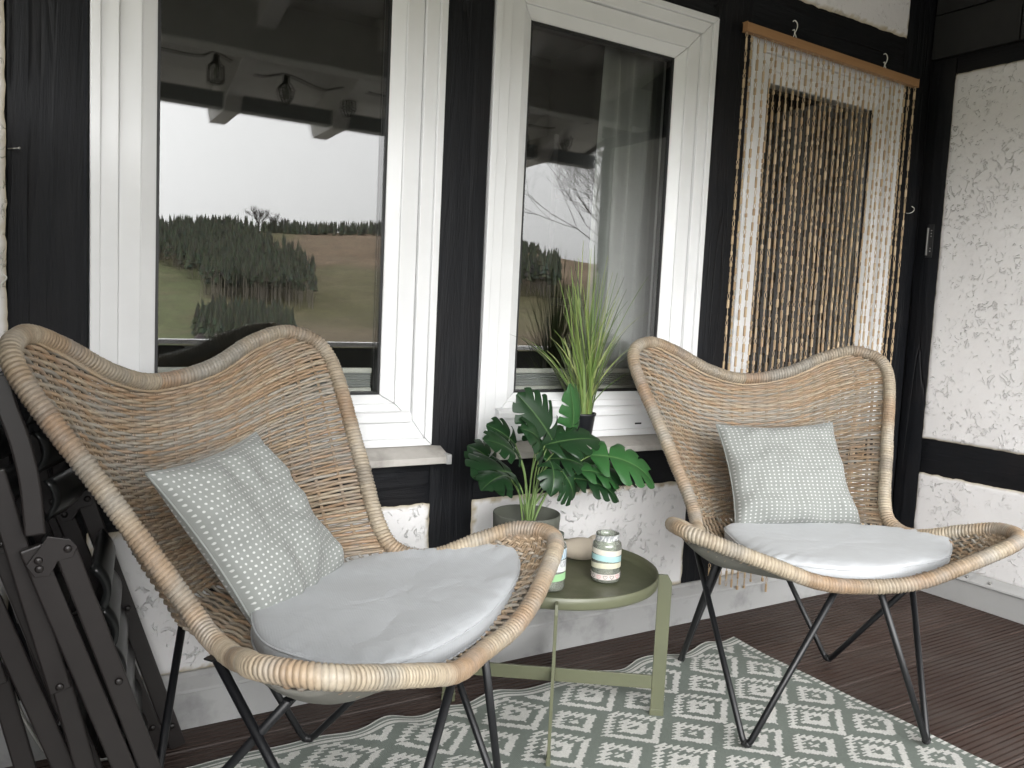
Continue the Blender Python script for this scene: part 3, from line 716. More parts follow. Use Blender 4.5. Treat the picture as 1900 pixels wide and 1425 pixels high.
cprof = catmull([(0,.315,.760),(0,.303,.66),(0,.280,.56),(0,.238,.46),(0,.172,.385)], 12)
def back(u, v):
    u = np.asarray(u, float); v = np.asarray(v, float); u, v = np.broadcast_arrays(u, v)
    s = ((u+1)/2)[..., None]; vv = v[..., None]
    T = sample(topc, (u+1)/2); B_ = bottom(u); R_ = sample(side, v); L_ = R_*mir
    H = top_half[-1]; Hl = H*mir; Wr = Wp; Wl = Wp*mir
    P = (1-vv)*T+vv*B_+(1-s)*L_+s*R_ - ((1-s)*(1-vv)*Hl+s*(1-vv)*H+(1-s)*vv*Wl+s*vv*Wr)
    T0 = sample(topc, np.full(u.shape, .5)); B0 = bottom(np.zeros(u.shape)); R0 = sample(side, v); L0 = R0*mir
    P0 = (1-vv)*T0+vv*B0+.5*L0+.5*R0-.5*((1-vv)*(Hl+H)+vv*(Wl+Wr))
    cp = sample(cprof, v)
    return P + (cp-P0)*((1-u**2)**1.0)[..., None]
def seat(x, t):
    """x in metres across, t 0 rear .. 1 front"""
    x = np.asarray(x, float); t = np.asarray(t, float); x, t = np.broadcast_arrays(x, t); ax = np.abs(x)
    er = ear[np.argsort(ear[:, 0], kind='stable')]
    bu = np.linspace(0, 1, 20); bb = bottom(bu)
    rx = np.concatenate([bb[:, 0], er[:, 0]+1e-6*np.arange(len(er))]); ry = np.concatenate([bb[:, 1], er[:, 1]]); rz = np.concatenate([bb[:, 2], er[:, 2]])
    fr = front[np.argsort(front[:, 0], kind='stable')]
    y0 = np.interp(ax, rx, ry); z0 = np.interp(ax, rx, rz); y1 = np.interp(ax, fr[:, 0], fr[:, 1]); z1 = np.interp(ax, fr[:, 0], fr[:, 2])
    w = (1-np.clip(ax/.386, 0, 1)**5)*(1-np.abs(2*t-1)**2.1); zl = z0+(z1-z0)*t
    zf = .354+.072*(ax/.386)**2
    return np.stack([x, y0+(y1-y0)*t, zl*(1-w)+zf*w], -1)
def nrm(fn, a, b, e=1e-3):
    d1 = fn(a+e, b)-fn(a-e, b); d2 = fn(a, b+e)-fn(a, b-e); n = np.cross(d1, d2); return n/(np.linalg.norm(n, axis=-1)[..., None]+1e-12)
def seatz(x, y):
    ts = np.linspace(0, 1, 60); x = np.asarray(x, float); shp = x.shape; xf_ = np.clip(x.ravel(), -.38, .38); yf_ = np.asarray(y, float).ravel()
    out = np.empty(len(xf_))
    for i, (a, b_) in enumerate(zip(xf_, yf_)):
        P = seat(np.full(60, a), ts); out[i] = np.interp(-b_, -P[:, 1], P[:, 2])
    return out.reshape(shp)
PAL = [(.34,.262,.188), (.29,.225,.160), (.35,.255,.170), (.345,.240,.158), (.32,.290,.245), (.38,.325,.25), (.27,.250,.215), (.37,.290,.205), (.33,.310,.275)]
def pc(base=None, j=.12):
    c = np.array(PAL[random.randrange(len(PAL))] if base is None else base)*.90*np.array([1.03,1,.95]); return c*(1+random.uniform(-j, j))
def wicker():
    parts = {}
    # back
    m = MB(); rows = 75; NS = 22; A = .0037; uu = np.linspace(-1, 1, NS*8+1); du = 2/NS
    for i in range(rows):
        v = .012+.985*(i+.5)/rows; vv = np.full(uu.shape, min(v, .999)); P = back(uu, vv); Nn = nrm(back, np.clip(uu, -.998, .998), np.clip(vv, .002, .998))
        off = A*np.cos(PI*(uu+1)/du + PI*i) ; P = P + Nn*off[:, None] + np.array([0, 0, 1])*random.uniform(-.0007, .0007)
        c = pc(); c2 = pc(); w = smooth(uu, random.uniform(-1.2, 1.2), random.uniform(-1.2, 1.2)+.3)[:, None]
        tube(m, P, .0034*random.uniform(.9, 1.08), 6, c*(1-w)+c2*w, caps=False)
    m2 = MB()
    for k in range(1, NS):
        u = -1+k*du; v = np.linspace(.0, 1.0, 60); P = back(np.full(60, u), v); 
        for s in (-.0022, .0022):
            tube(m2, P+np.array([s, 0, 0]), .0019, 5, pc((.33,.25,.17)), caps=False)
    parts['backrest_weave'] = (m, m2)
    # seat
    m = MB(); m2 = MB(); NT_ = 13; tt = np.linspace(0, 1, NT_*6+1); xs = np.arange(-.375, .3751, .0092)
    for i, x in enumerate(xs):
        X = np.full(tt.shape, x); P = seat(X, tt); Nn = nrm(seat, np.clip(X, -.38, .38), np.clip(tt, .01, .99), 2e-3)
        P = P + Nn*(A*np.cos(PI*tt*NT_+PI*i))[:, None]; P = P + np.array([1, 0, 0])*random.uniform(-.0006, .0006)
        c = pc(); c2 = pc(); w = smooth(tt, random.uniform(-.2, .6), random.uniform(.7, 1.2))[:, None]
        tube(m, P, .0034*random.uniform(.9, 1.08), 6, c*(1-w)+c2*w, caps=False)
    xx_ = np.linspace(-.384, .384, 90)
    for k in range(1, NT_):
        P = seat(xx_, np.full(90, k/NT_)); tube(m2, P, .0021, 5, pc((.33,.25,.17)), caps=False); tube(m2, P+np.array([0, .0045, 0]), .0021, 5, pc((.33,.25,.17)), caps=False)
    parts['seat_weave'] = (m, m2)
    # wrapped rim
    L = arclen(np.vstack([rimc, rimc[:1]])); n = int(L[-1]/.0074); sub = 6
    P = sample(np.vstack([rimc, rimc[:1]]), np.linspace(0, 1, n*sub, endpoint=False))
    prof = np.array([-.0009, .0006, .0012, .0014, .0010, .0003])
    rr = .0152+np.tile(prof, n)+np.repeat(rng.uniform(-.0004, .0004, n), sub)
    cols = []; cur = pc(); tgt = cur
    for i in range(n):
        if random.random() < .22: tgt = pc((PAL+[(.46,.40,.31)]*3)[random.randrange(len(PAL)+3)], .06)
        cur = cur*.72+tgt*.28
        q = cur*(1+random.uniform(-.13, .13)); q = q*.88; cols += [q*.66]+[q]*(sub-1)
    # tilt the turns a little, as a helical wrap
    T = np.roll(P, -1, 0)-np.roll(P, 1, 0); T /= np.linalg.norm(T, axis=1)[:, None]
    cen = np.array([0, 0, .48]); upv = P-cen; upv[:, 0] *= 1
    N = upv-(upv*T).sum(1)[:, None]*T; N /= np.linalg.norm(N, axis=1)[:, None]; B_ = np.cross(T, N); ns = 14
    a = np.linspace(0, 2*PI, ns, endpoint=False); tl = .0022
    ringv = (N[:, None]*np.cos(a)[None, :, None]+B_[:, None]*np.sin(a)[None, :, None])*rr[:, None, None]+P[:, None]+T[:, None]*(tl*np.sin(a))[None, :, None]
    LL = len(P); i = np.arange(LL)[:, None]; j = np.arange(ns)[None]; i2 = (i+1) % LL; j2 = (j+1) % ns
    F = np.stack([i*ns+j, i*ns+j2, i2*ns+j2, i2*ns+j], -1).reshape(-1, 4)
    m = MB(); m.add(ringv.reshape(-1, 3), F, np.repeat(np.array(cols), ns, 0)); parts['rim'] = (m, None)
    # selvage strands running inside the rim
    e = MB()
    for off in (.018, .0225):
        v = np.full(160, off/.60*1.0+.01); u = np.linspace(-.97, .97, 160); P = back(u, v); Nn = nrm(back, u, v); tube(e, P-Nn*.0045+np.array([0,0,.002]), .0027, 6, pc((.42,.33,.23)), caps=False)
    parts['edge_strand'] = (e, None)
    return parts
random.seed(5); WK = wicker()
def fillet(a, p, b, r=.032, n=9):
    a, p, b = map(lambda q: np.array(q, float), (a, p, b)); d1 = (a-p)/np.linalg.norm(a-p); d2_ = (b-p)/np.linalg.norm(b-p)
    s1 = p+d1*r; s2 = p+d2_*r; t_ = np.linspace(0, 1, n)[:, None]
    return np.vstack([a, (1-t_)**2*s1+2*t_*(1-t_)*p+t_**2*s2, b])
def under(x, y, dz=.012): return (x, y, float(seatz(np.array([x]), np.array([y]))[0])-dz)
ATT = dict(SO=(.276,-.104,.417), FC=under(.050,-.372), BO=under(.262,-.232), BC=(.028,.200,.380)); FT = dict(F=(.212,-.347), B=(.210,.103))
src = {}
def make_chair(loc, rz, label):
    t_ = empty('wicker_chair', loc, label, 'chair', 'wicker butterfly chairs on the deck', rz)
    if src:
        for o in src['parts']:
            c = o.copy(); COL.objects.link(c); c.parent = t_
            for g_ in src['kids'].get(o.name, []): d_ = g_.copy(); COL.objects.link(d_); d_.parent = c
        return t_
    parts = []; kids = {}
    for nm in ('backrest_weave', 'seat_weave', 'rim', 'edge_strand'):
        m, m2 = WK[nm]; o = m.build(nm, M['rattan'], t_); parts.append(o)
        if m2 is not None: s_ = m2.build('stakes', M['rattan'], o); kids[o.name] = [s_]
    # felt lining below the seat
    lm = MB(); xs = np.linspace(-.36, .36, 41); ts = np.linspace(.03, .985, 25); X, T_ = np.meshgrid(xs, ts); P = seat(X, T_); P[..., 2] -= .007+.003*np.sin(PI*T_)
    lm.add(P.reshape(-1, 3), grid_faces(25, 41)); o = lm.build('seat_lining', M['lining'], t_); parts.append(o)
    sm = o.modifiers.new('thick', 'SOLIDIFY'); sm.thickness = .003
    for s in (-1, 1):
        for ft, a, b_ in (('F', 'SO', 'FC'), ('B', 'BO', 'BC')):
            p = (FT[ft][0]*s, FT[ft][1], .003); q1 = (ATT[a][0]*s, ATT[a][1], ATT[a][2]); q2 = (ATT[b_][0]*s, ATT[b_][1], ATT[b_][2])
            m = MB(); tube(m, fillet(q1, p, q2), .0072, 10); o = m.build('leg', M['metal'], t_); parts.append(o)
            m = MB(); fl = fillet(q1, p, q2)[3:8]; tube(m, fl-np.array([0,0,.0008]), .0088, 10); k = m.build('foot_cap', M['gasket'], o); kids[o.name] = [k]
            for q in (q1, q2):
                m = MB(); box(m, q[0]-.015, q[0]+.015, q[1]-.008, q[1]+.008, q[2]-.002, q[2]+.001)
                k = m.build('mounting_plate', M['metal'], o, smooth=False, bevel=.001); kids[o.name].append(k)
    src['parts'] = parts; src['kids'] = kids
    return t_
POSE = [((.4387,-.4034,0), .5918), ((1.7155,-.4229,0), -.4309)]
make_chair(*POSE[0], 'nearer wicker butterfly chair on the left, in front of the wide window')
make_chair(*POSE[1], 'farther wicker butterfly chair on the right, in front of the bead curtain')

def place(o, pose): o.location = pose[0]; o.rotation_euler = (0, 0, pose[1])
def seat_pad(outline, pose, mat, label, th=.050, seed=0):
    O = catmull(np.array(outline), 10, closed=True); n = len(O); cen = O.mean(0); rings = [0, .06, .12, .18, .25, .32, .4, .47, .55, .62, .7, .76, .82, .86, .9, .93, .95, .97, .98, .99, 1.0]
    V = []; UV = []
    rr = np.array(rings); 
    for side_ in (1, -1):
        for r_ in rings:
            for p in O: q = cen+(p-cen)*r_; V.append((q[0], q[1], side_, r_)); UV.append((q[0]*1.0, q[1]*1.0))
    V = np.array(V); zb = seatz(V[:, 0], V[:, 1]); 
    # lie on a blend of the seat surface and a plane, as a stuffed pad bridges the weave
    zc_ = float(seatz(np.array([cen[0]]), np.array([cen[1]]))[0]); zb = np.where(V[:, 3] < 2, zc_*.55+np.clip(zb, zc_, zc_+.10)*.45, 0)+.008
    lens = np.clip(1-V[:, 3]**7, 0, 1)**.5
    ang = np.arctan2(V[:, 1]-cen[1], V[:, 0]-cen[0]); cr = np.abs(fbm(V[:, 0]*7+V[:, 1]*16+seed, V[:, 1]*6-V[:, 0]*3, 2, seed+4)-.40); dent = -.0016*np.clip(1-cr/.035, 0, 1)*(1-smooth(V[:, 3], .8, 1.0))
    wr = (fbm(V[:, 0]*9+seed, V[:, 1]*9, 3, seed)-.45)*.006 + .0016*np.sin(ang*34+3*np.sin(ang*5))*smooth(V[:, 3], .75, .95)*(1-smooth(V[:, 3], .985, 1.0))
    z = np.where(V[:, 2] > 0, zb+th*.70+lens*th*.34+(wr+dent)*lens, zb+th*.12-lens*th*.10)
    m = MB(); nr = len(rings); i = np.arange(nr-1)[:, None]; j = np.arange(n)[None]; j2 = (j+1) % n
    F1 = np.stack([i*n+j, i*n+j2, (i+1)*n+j2, (i+1)*n+j], -1).reshape(-1, 4)[:, ::-1]; F2 = (F1+nr*n)[:, ::-1]
    j = np.arange(n); j2 = (j+1) % n; F3 = np.stack([(nr-1)*n+j, (nr-1)*n+j2, (2*nr-1)*n+j2, (2*nr-1)*n+j], -1)[:, ::-1]
    m.add(np.column_stack([V[:, 0], V[:, 1], z]), np.vstack([F1, F2, F3])); m.uv = np.array(UV)
    o = m.build('seat_cushion', mat); place(o, pose); tag(o, label, 'cushion', 'pale grey seat cushions')
    rim_ = np.array([(p[0], p[1]) for p in O]); zz = seatz(rim_[:, 0], rim_[:, 1]); zz = zc_*.55+np.clip(zz, zc_, zc_+.10)*.45+.008
    for hz in (.70, .13):
        m = MB(); tube(m, np.column_stack([cen[0]+(rim_[:, 0]-cen[0])*1.002, cen[1]+(rim_[:, 1]-cen[1])*1.002, zz+th*hz]), .0017, 6, closed=True); m.uv = np.zeros((m.n, 2)); m.build('seam', mat, o)
    return o
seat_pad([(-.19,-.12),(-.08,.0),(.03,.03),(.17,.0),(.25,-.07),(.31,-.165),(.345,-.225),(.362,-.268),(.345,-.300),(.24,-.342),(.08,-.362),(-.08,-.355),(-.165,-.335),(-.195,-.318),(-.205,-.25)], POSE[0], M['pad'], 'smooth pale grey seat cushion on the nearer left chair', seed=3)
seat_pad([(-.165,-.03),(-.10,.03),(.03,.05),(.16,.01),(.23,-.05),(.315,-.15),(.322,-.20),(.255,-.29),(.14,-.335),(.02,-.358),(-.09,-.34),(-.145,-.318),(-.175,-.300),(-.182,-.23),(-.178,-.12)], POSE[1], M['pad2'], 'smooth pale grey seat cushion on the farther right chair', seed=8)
def pillow(c4, pose, label, puff=.058, seed=0):
    TL, TR, BR, BL = [np.array(q, float) for q in c4]; n = 64
    a = np.linspace(0, 1, n+1); U, Vv = np.meshgrid(a, a)      # U left-right, V top-bottom
    base = ((1-U)*(1-Vv))[..., None]*TL+(U*(1-Vv))[..., None]*TR+(U*Vv)[..., None]*BR+((1-U)*Vv)[..., None]*BL
    nn = np.cross(TR-TL, BL-TL); nn /= np.linalg.norm(nn)
    if nn[1] > 0: nn = -nn
    du_, dv_ = (TR-TL), (BL-TL); eu = U*2-1; ev = Vv*2-1
    pinch = .014
    base = base - (eu*(1-ev**2)*pinch*(np.abs(eu)**3))[..., None]*du_/np.linalg.norm(du_) - (ev*(1-eu**2)*pinch*(np.abs(ev)**3))[..., None]*dv_/np.linalg.norm(dv_)
    prof = (np.clip(1-np.abs(eu)**3.2, 0, 1)*np.clip(1-np.abs(ev)**3.2, 0, 1))**.50
    fold = (fbm(U*4.5+seed, Vv*4.5, 3, seed)-.45)*.044 + .0070*np.sin(U*21+6*fbm(U*3, Vv*3+seed, 2, seed+2))*smooth(np.abs(ev), .3, .9) + .0065*np.sin(Vv*15+8*fbm(U*2.5, Vv*2.5, 2, seed+5))*smooth(np.abs(eu), .2, .85)
    m = MB(); Fp = base+nn*((puff*prof+fold*prof))[..., None]; Bp = base-nn*((puff*.8*prof))[..., None]
    m.add(Fp.reshape(-1, 3), grid_faces(n+1, n+1)[:, ::-1]); m.add(Bp.reshape(-1, 3), grid_faces(n+1, n+1)); uv = np.stack([U, Vv], -1).reshape(-1, 2); m.uv = np.vstack([uv, uv])
    o = m.build('scatter_cushion', M['pillow']); place(o, pose); tag(o, label, 'cushion', 'dotted scatter cushions')
    edge = np.vstack([base[0, :], base[1:, -1], base[-1, ::-1][1:], base[::-1, 0][1:-1]]); m = MB(); tube(m, edge, .0020, 6, closed=True); m.uv = np.full((m.n, 2), .002); m.build('seam', M['pillow'], o)
    return o
pillow([(-.217,.100,.646),(.052,.118,.678),(.186,.000,.408),(-.086,-.030,.352)], POSE[0], 'sage scatter cushion with white dots leaning askew on the nearer left chair', seed=2)
pillow([(-.150,.118,.650),(.180,.128,.664),(.226,.012,.402),(-.122,.006,.396)], POSE[1], 'sage scatter cushion with white dots standing upright on the farther right chair', seed=6)

# ------------------------------------------------------------------ rug
cw = .0042; X0, X1, Y0, Y1 = -.02, 1.822, -1.34, -.200
nx, ny = int((X1-X0)/cw), int((Y1-Y0)/cw)
xe = np.linspace(X0, X1, nx+1); ye = np.linspace(Y0, Y1, ny+1)
xc = (xe[1:]+xe[:-1])/2; yc = (ye[1:]+ye[:-1])/2; XC, YC = np.meshgrid(xc, yc)
px, py = .2085, .1632
qx = XC; qy = np.floor(YC/.0102)*.0102+.0051 
zig = .0030*np.where((np.floor(YC/.0051) % 2) == 0, 1, -1)
def dd_(cx, cy):
    ax = np.abs((qx-cx+px/2) % px-px/2); ay = np.abs((qy-cy+py/2) % py-py/2); return (ax+zig)/.0880+ay/.0815
dl = dd_(1.012, -.300); ds = dd_(1.012+px/2, -.300-py/2)
white = ((dl < 1.01) & (dl > .77)) | ((dl < .50) & (dl > .17)) | ((ds < .69) & (ds > .40)) | (ds < .13)
gr = np.array([.165,.190,.168]); wh = np.array([.60,.595,.565])
cc = np.where(white[..., None], wh, gr)
edx = X1-XC; edy = Y1-YC
strip = edx < .030; cc = np.where(strip[..., None], gr, cc); st2 = edx < .016
cc = np.where((st2 & ((np.floor(YC/.0075) % 2) == 0))[..., None], wh, cc)
sy = edy < .034; cc = np.where(sy[..., None], np.where((np.floor(edy/.0055) % 2 == 0)[..., None], wh, gr), cc)
cc = cc*(1+.10*(rng.random(cc.shape[:2])-.5)[..., None])*(1+.12*(fbm(XC*6, YC*6, 3, 3)-.45)[..., None])
XE, YE = np.meshgrid(xe, ye); wave = np.exp(-((Y1-YE)/.10))
ZE = .0045+.006*wave*(1+np.sin(XE*31+2*np.sin(XE*7)))+.0012*(1+np.sin(XE*17+YE*23)) 
YE2 = YE + wave*.010*np.sin(XE*26+1.5*np.sin(XE*9))
V = np.stack([XE, YE2, ZE], -1).reshape(-1, 3)
# one quad per knot with its own colour (vertices are not shared so the colours stay crisp)
i = np.arange(ny)[:, None]; j = np.arange(nx)[None]; idx = np.stack([i*(nx+1)+j, i*(nx+1)+j+1, (i+1)*(nx+1)+j+1, (i+1)*(nx+1)+j], -1).reshape(-1, 4)
m = MB(); m.add(V[idx.ravel()], np.arange(len(idx)*4).reshape(-1, 4), np.repeat(cc.reshape(-1, 3), 4, 0))
o = m.build('outdoor_rug', M['rug'], smooth=False); tag(o, 'grey-green outdoor rug with white stepped diamonds and a wavy edge, on the deck', 'rug')

# ------------------------------------------------------------------ side table
TC = (1.110, -.298)
tb = empty('side_table', (*TC, 0), 'round olive green metal tray table between the two chairs', 'table')
m = MB(); lathe(m, [(0,.3235),(.215,.3235),(.2215,.3255),(.2235,.332),(.2245,.3455),(.2262,.3465),(.2275,.3455),(.2275,.323),(.2255,.3205),(.215,.3195),(0,.3195)], 0, 0, 96); m.build('tray', M['olive'], tb)
a0 = math.radians(-35.9)
for k in range(4):
    _a = a0-k*PI/2-.9; m = MB(); tube(m, [(.205*math.cos(_a), .205*math.sin(_a), .3205), (.205*math.cos(_a), .205*math.sin(_a), .3165)], [.005, .004], 10); m.build('screw', M['steel'], tb)
for k in range(4):
    a = a0-k*PI/2; m = MB(); c_, s_ = math.cos(a), math.sin(a)
    def rad(poly, w, off=0):
        n = len(poly); v = []
        for sgn in (-w, w): v += [(p[0]*c_-sgn*s_, p[0]*s_+sgn*c_, p[1]) for p in poly]
        return v, [list(range(n))[::-1], list(range(n, 2*n))]+[[i_, (i_+1) % n, (i_+1) % n+n, i_+n] for i_ in range(n)]
    m.add(*rad([(.2290,.006),(.2590,.006),(.2605,.322),(.2500,.340),(.2290,.340)], .0035)); m.build('leg', M['olive'], tb, smooth=False, bevel=.0008)
    m = MB(); m.add(*rad([(.0045,.068),(.2285,.068),(.2285,.100),(.0045,.100)], .003)); m.build('cross_bar', M['olive'], tb, smooth=False, bevel=.0006)
    m = MB(); m.add(*rad([(.2280,.0),(.2600,.0),(.2600,.020),(.2280,.020)], .0047)); m.build('foot_cap', M['olive'], tb, smooth=False, bevel=.0008)

ZT = .3243
def jar(loc, r, h, bands, label, candle=True):
    t_ = empty('glass_jar', loc, label, 'jar', 'taped candle jars on the tray table')
    m = MB(); pr = [(0,.001),(r*.86,.001),(r*.97,.004),(r,.010),(r,h*.76),(r*.95,h*.82),(r*.80,h*.855),(r*.78,h*.88),(r*.80,h*.985),(r*.785,h),(r*.75,h),(r*.74,h*.9),(r*.76,h*.86),(r*.9,h*.80),(r*.95,h*.75),(r*.95,.012),(r*.85,.006),(0,.006)]
    lathe(m, pr, 0, 0, 40); m.build('glass_body', M['jar'], t_)
    for z0, z1, cols, nm in bands:
        m = MB(); rr = r*1.012 if z1 < h*.8 else r*.815; n = 60; a = np.linspace(0, 2*PI, n, endpoint=False)
        V = []; C_ = []
        for zz in np.linspace(z0, z1, 5):
            for q in a:
                til = .0022*math.sin(q+z0*90); V.append((rr*math.cos(q), rr*math.sin(q), zz+til)); 
                C_.append(cols[0] if len(cols) == 1 else cols[int((q*9+zz*260) % 2)] if nm == 'stripe' else cols[int(random.random() < .38)])
        i_ = np.arange(4)[:, None]; j_ = np.arange(n)[None]; F = np.stack([i_*n+j_, i_*n+(j_+1) % n, (i_+1)*n+(j_+1) % n, (i_+1)*n+j_], -1).reshape(-1, 4)
        m.add(V, F, np.array(C_)); bd = m.build('tape_band', M['tape'], t_)
        if nm == 'heart':
            hm = MB(); H_ = 14
            for k in range(H_):
                th = 2*PI*k/H_; cz = (z0+z1)/2; sc = (z1-z0)*.40/17*1.25; tt = np.linspace(0, 2*PI, 22, endpoint=False)
                hx = 16*np.sin(tt)**3*sc*.85; hz = (13*np.cos(tt)-5*np.cos(2*tt)-2*np.cos(3*tt)-np.cos(4*tt))*sc*.85
                P = np.stack([rr*1.006*np.cos(th+hx/rr), rr*1.006*np.sin(th+hx/rr), cz+hz+.0022*math.sin(th+z0*90)], -1)
                tube(hm, P, .00055, 4, (.50,.16,.18) if k % 3 == 2 else (.03,.03,.03), closed=True)
            hm.build('heart_print', M['tape'], bd)
    if candle:
        m = MB(); lathe(m, [(0,.008),(r*.60,.008),(r*.60,.024),(r*.55,.026),(0,.025)], 0, 0, 24); m.build('candle', M['wax'], t_)
        m = MB(); tube(m, [(0,0,.024), (.001,0,.034)], .0008, 5); m.build('wick', M['wire'], t_)
    return t_
jar((1.184,-.377,ZT), .0330, .110, [(.012,.024,[(.66,.58,.55)],'heart'), (.034,.046,[(.62,.60,.45)],''), (.050,.063,[(.36,.60,.62)],''), (.066,.078,[(.66,.62,.54)],''), (.096,.108,[(.25,.27,.28),(.75,.75,.75)],'speck')], 'glass candle jar with cream, turquoise and heart-printed tape bands, right of the table centre')
jar((1.034,-.372,ZT), .0330, .125, [(.024,.040,[(.28,.55,.25)],''), (.044,.054,[(.70,.74,.70)],''), (.056,.072,[(.35,.37,.38),(.75,.76,.76)],'speck'), (.074,.096,[(.10,.30,.45),(.70,.74,.76)],'stripe'), (.097,.105,[(.25,.50,.62)],'')], 'glass candle jar with green and blue striped tape half hidden behind the chair rim', False)
def blob(name, loc, rad_, mat, label, cat, rot=0, seed=1):
    m = MB(); nu, nv = 40, 24; U, Vv = np.meshgrid(np.linspace(0, 2*PI, nu, endpoint=False), np.linspace(0, PI, nv)); 
    d_ = 1+.06*(fbm(np.cos(U)*2+5, Vv*2, 2, seed)-.45)
    X = rad_[0]*np.sin(Vv)*np.cos(U)*d_*(1-.12*np.cos(U)); Y_ = rad_[1]*np.sin(Vv)*np.sin(U)*d_; Z = rad_[2]*(np.cos(Vv)+1)
    i_ = np.arange(nv-1)[:, None]; j_ = np.arange(nu)[None]; F = np.stack([i_*nu+j_, i_*nu+(j_+1) % nu, (i_+1)*nu+(j_+1) % nu, (i_+1)*nu+j_], -1).reshape(-1, 4)
    m.add(np.stack([X, Y_, Z], -1).reshape(-1, 3), F[:, ::-1]); o = m.build(name, mat); o.location = loc; o.rotation_euler = (0, 0, rot); return tag(o, label, cat)
blob('smooth_stone', (1.228,-.228,ZT), (.055,.034,.027), M['pebble'], 'smooth pale egg-shaped stone lying behind the taped jar', 'stone', -.5)
blob('rough_stone', (1.290,-.200,ZT), (.026,.022,.024), M['pebble'], 'small rough pale stone peeping from behind the taped jar', 'stone', .3, 4)

# ------------------------------------------------------------------ monstera in pot
PC = (1.075, -.205)
mp = empty('monstera_plant', (*PC, ZT), 'artificial monstera with split dark leaves in a grey-green pot on the tray table', 'plant')
m = MB(); lathe(m, [(0,.0005),(.052,.0005),(.058,.003),(.066,.080),(.069,.084),(.0785,.088),(.0800,.124),(.0790,.1265),(.0765,.1255),(.0755,.090),(.062,.082),(.060,.075),(0,.075)], 0, 0, 64); pot = m.build('pot', M['potgrey'], mp)
m = MB(); lathe(m, [(0,.088),(.04,.089),(.0645,.087)], 0, 0, 24); m.build('soil', M['soil'], mp)
def leaf(base, tip, width, up, mat, parent, droop=.15, fold=.25, nl=5, tint=1.0, curl=0.0):
    base, tip, up = (np.array(q, float) for q in (base, tip, up)); ax = tip-base; L = np.linalg.norm(ax); ax /= L
    sd_ = np.cross(ax, up); sd_ /= np.linalg.norm(sd_); nrm_ = np.cross(sd_, ax)
    def mid(s): return base+ax*L*s+nrm_*(droop*L*(4*s*(1-s))*.5) - nrm_*(curl*L*s*s)
    def wid(s):
        s = np.clip(s, 0, 1); return width*.5*(np.sin(PI*s**.62)**.75)*(1-.15*s)+1e-4
    m = MB(); uvs = []
    K = 5; nt = 9
    cuts = np.linspace(.0, 1, nl+1)
    for sgn in (-1, 1):
        for li in range(nl):
            a, b_ = cuts[li], cuts[li+1]; cmid = (a+b_)/2
            rows_ = []
            for ti in range(nt):
                t_ = ti/(nt-1)
                gapf = 1-.24*smooth(np.array(t_), .48, .9)
                if li == 0 or li == nl-1: gapf = 1-.18*float(smooth(np.array(t_), .4, .9))
                row = []
                for k in range(K):
                    s = a+(b_-a)*k/(K-1); s2 = cmid+(s-cmid)*float(gapf)
                    prof_ = 1-(abs((k/(K-1))*2-1)**2.5)*.12*t_
                    w_ = wid(min(max(s, .02), .985))*t_*prof_
                    adv = (.30*t_*t_)*width*(1 if li < nl-1 else .5) - (.24*t_*width if li == 0 else 0)
                    sp_ = min(s2, 1.0); P = mid(sp_)+ax*adv*(.55 if li < nl-1 else .15)+sd_*sgn*w_+nrm_*(fold*w_*(1-.9*t_) - fold*.5*w_*t_ )
                    row.append(P); uvs.append((s, .5+sgn*t_*.5))
                rows_.append(row)
            V_ = np.array(rows_).reshape(-1, 3); F = grid_faces(nt, K); 
            m.add(V_, F if sgn > 0 else F[:, ::-1], (tint, tint, tint))
    m.uv = np.array(uvs); return m.build('leaf', mat, parent)
def W2(x, y, z): return (x-PC[0], y-PC[1], z-ZT)
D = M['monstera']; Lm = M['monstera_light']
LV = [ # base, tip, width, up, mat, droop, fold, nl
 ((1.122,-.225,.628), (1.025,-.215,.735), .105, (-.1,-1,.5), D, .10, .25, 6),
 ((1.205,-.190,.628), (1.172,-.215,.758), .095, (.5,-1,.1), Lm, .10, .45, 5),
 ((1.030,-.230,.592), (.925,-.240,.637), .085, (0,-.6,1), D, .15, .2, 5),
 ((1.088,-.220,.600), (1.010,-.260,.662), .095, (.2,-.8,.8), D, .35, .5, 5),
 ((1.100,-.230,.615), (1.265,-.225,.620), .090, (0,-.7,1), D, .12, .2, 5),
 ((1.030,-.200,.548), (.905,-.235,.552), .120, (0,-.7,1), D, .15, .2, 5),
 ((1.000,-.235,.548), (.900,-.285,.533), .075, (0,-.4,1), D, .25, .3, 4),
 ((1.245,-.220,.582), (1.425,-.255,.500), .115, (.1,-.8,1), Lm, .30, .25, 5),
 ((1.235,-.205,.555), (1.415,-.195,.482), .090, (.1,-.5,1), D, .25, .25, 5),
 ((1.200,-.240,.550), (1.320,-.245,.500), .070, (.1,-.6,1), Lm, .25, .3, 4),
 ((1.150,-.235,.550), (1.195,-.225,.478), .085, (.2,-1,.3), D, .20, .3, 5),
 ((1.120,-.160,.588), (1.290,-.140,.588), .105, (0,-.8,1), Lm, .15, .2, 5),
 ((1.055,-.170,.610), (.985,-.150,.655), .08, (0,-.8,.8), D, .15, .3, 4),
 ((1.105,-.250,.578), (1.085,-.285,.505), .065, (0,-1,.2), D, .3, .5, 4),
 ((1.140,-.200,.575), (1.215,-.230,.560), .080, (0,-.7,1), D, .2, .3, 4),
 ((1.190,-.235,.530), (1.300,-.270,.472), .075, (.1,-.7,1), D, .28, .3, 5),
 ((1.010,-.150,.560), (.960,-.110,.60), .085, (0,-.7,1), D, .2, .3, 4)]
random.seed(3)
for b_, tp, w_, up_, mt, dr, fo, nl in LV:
    leaf(W2(*b_), W2(*tp), w_*1.36, up_, mt, mp, dr, fo, nl, random.uniform(.85, 1.15))
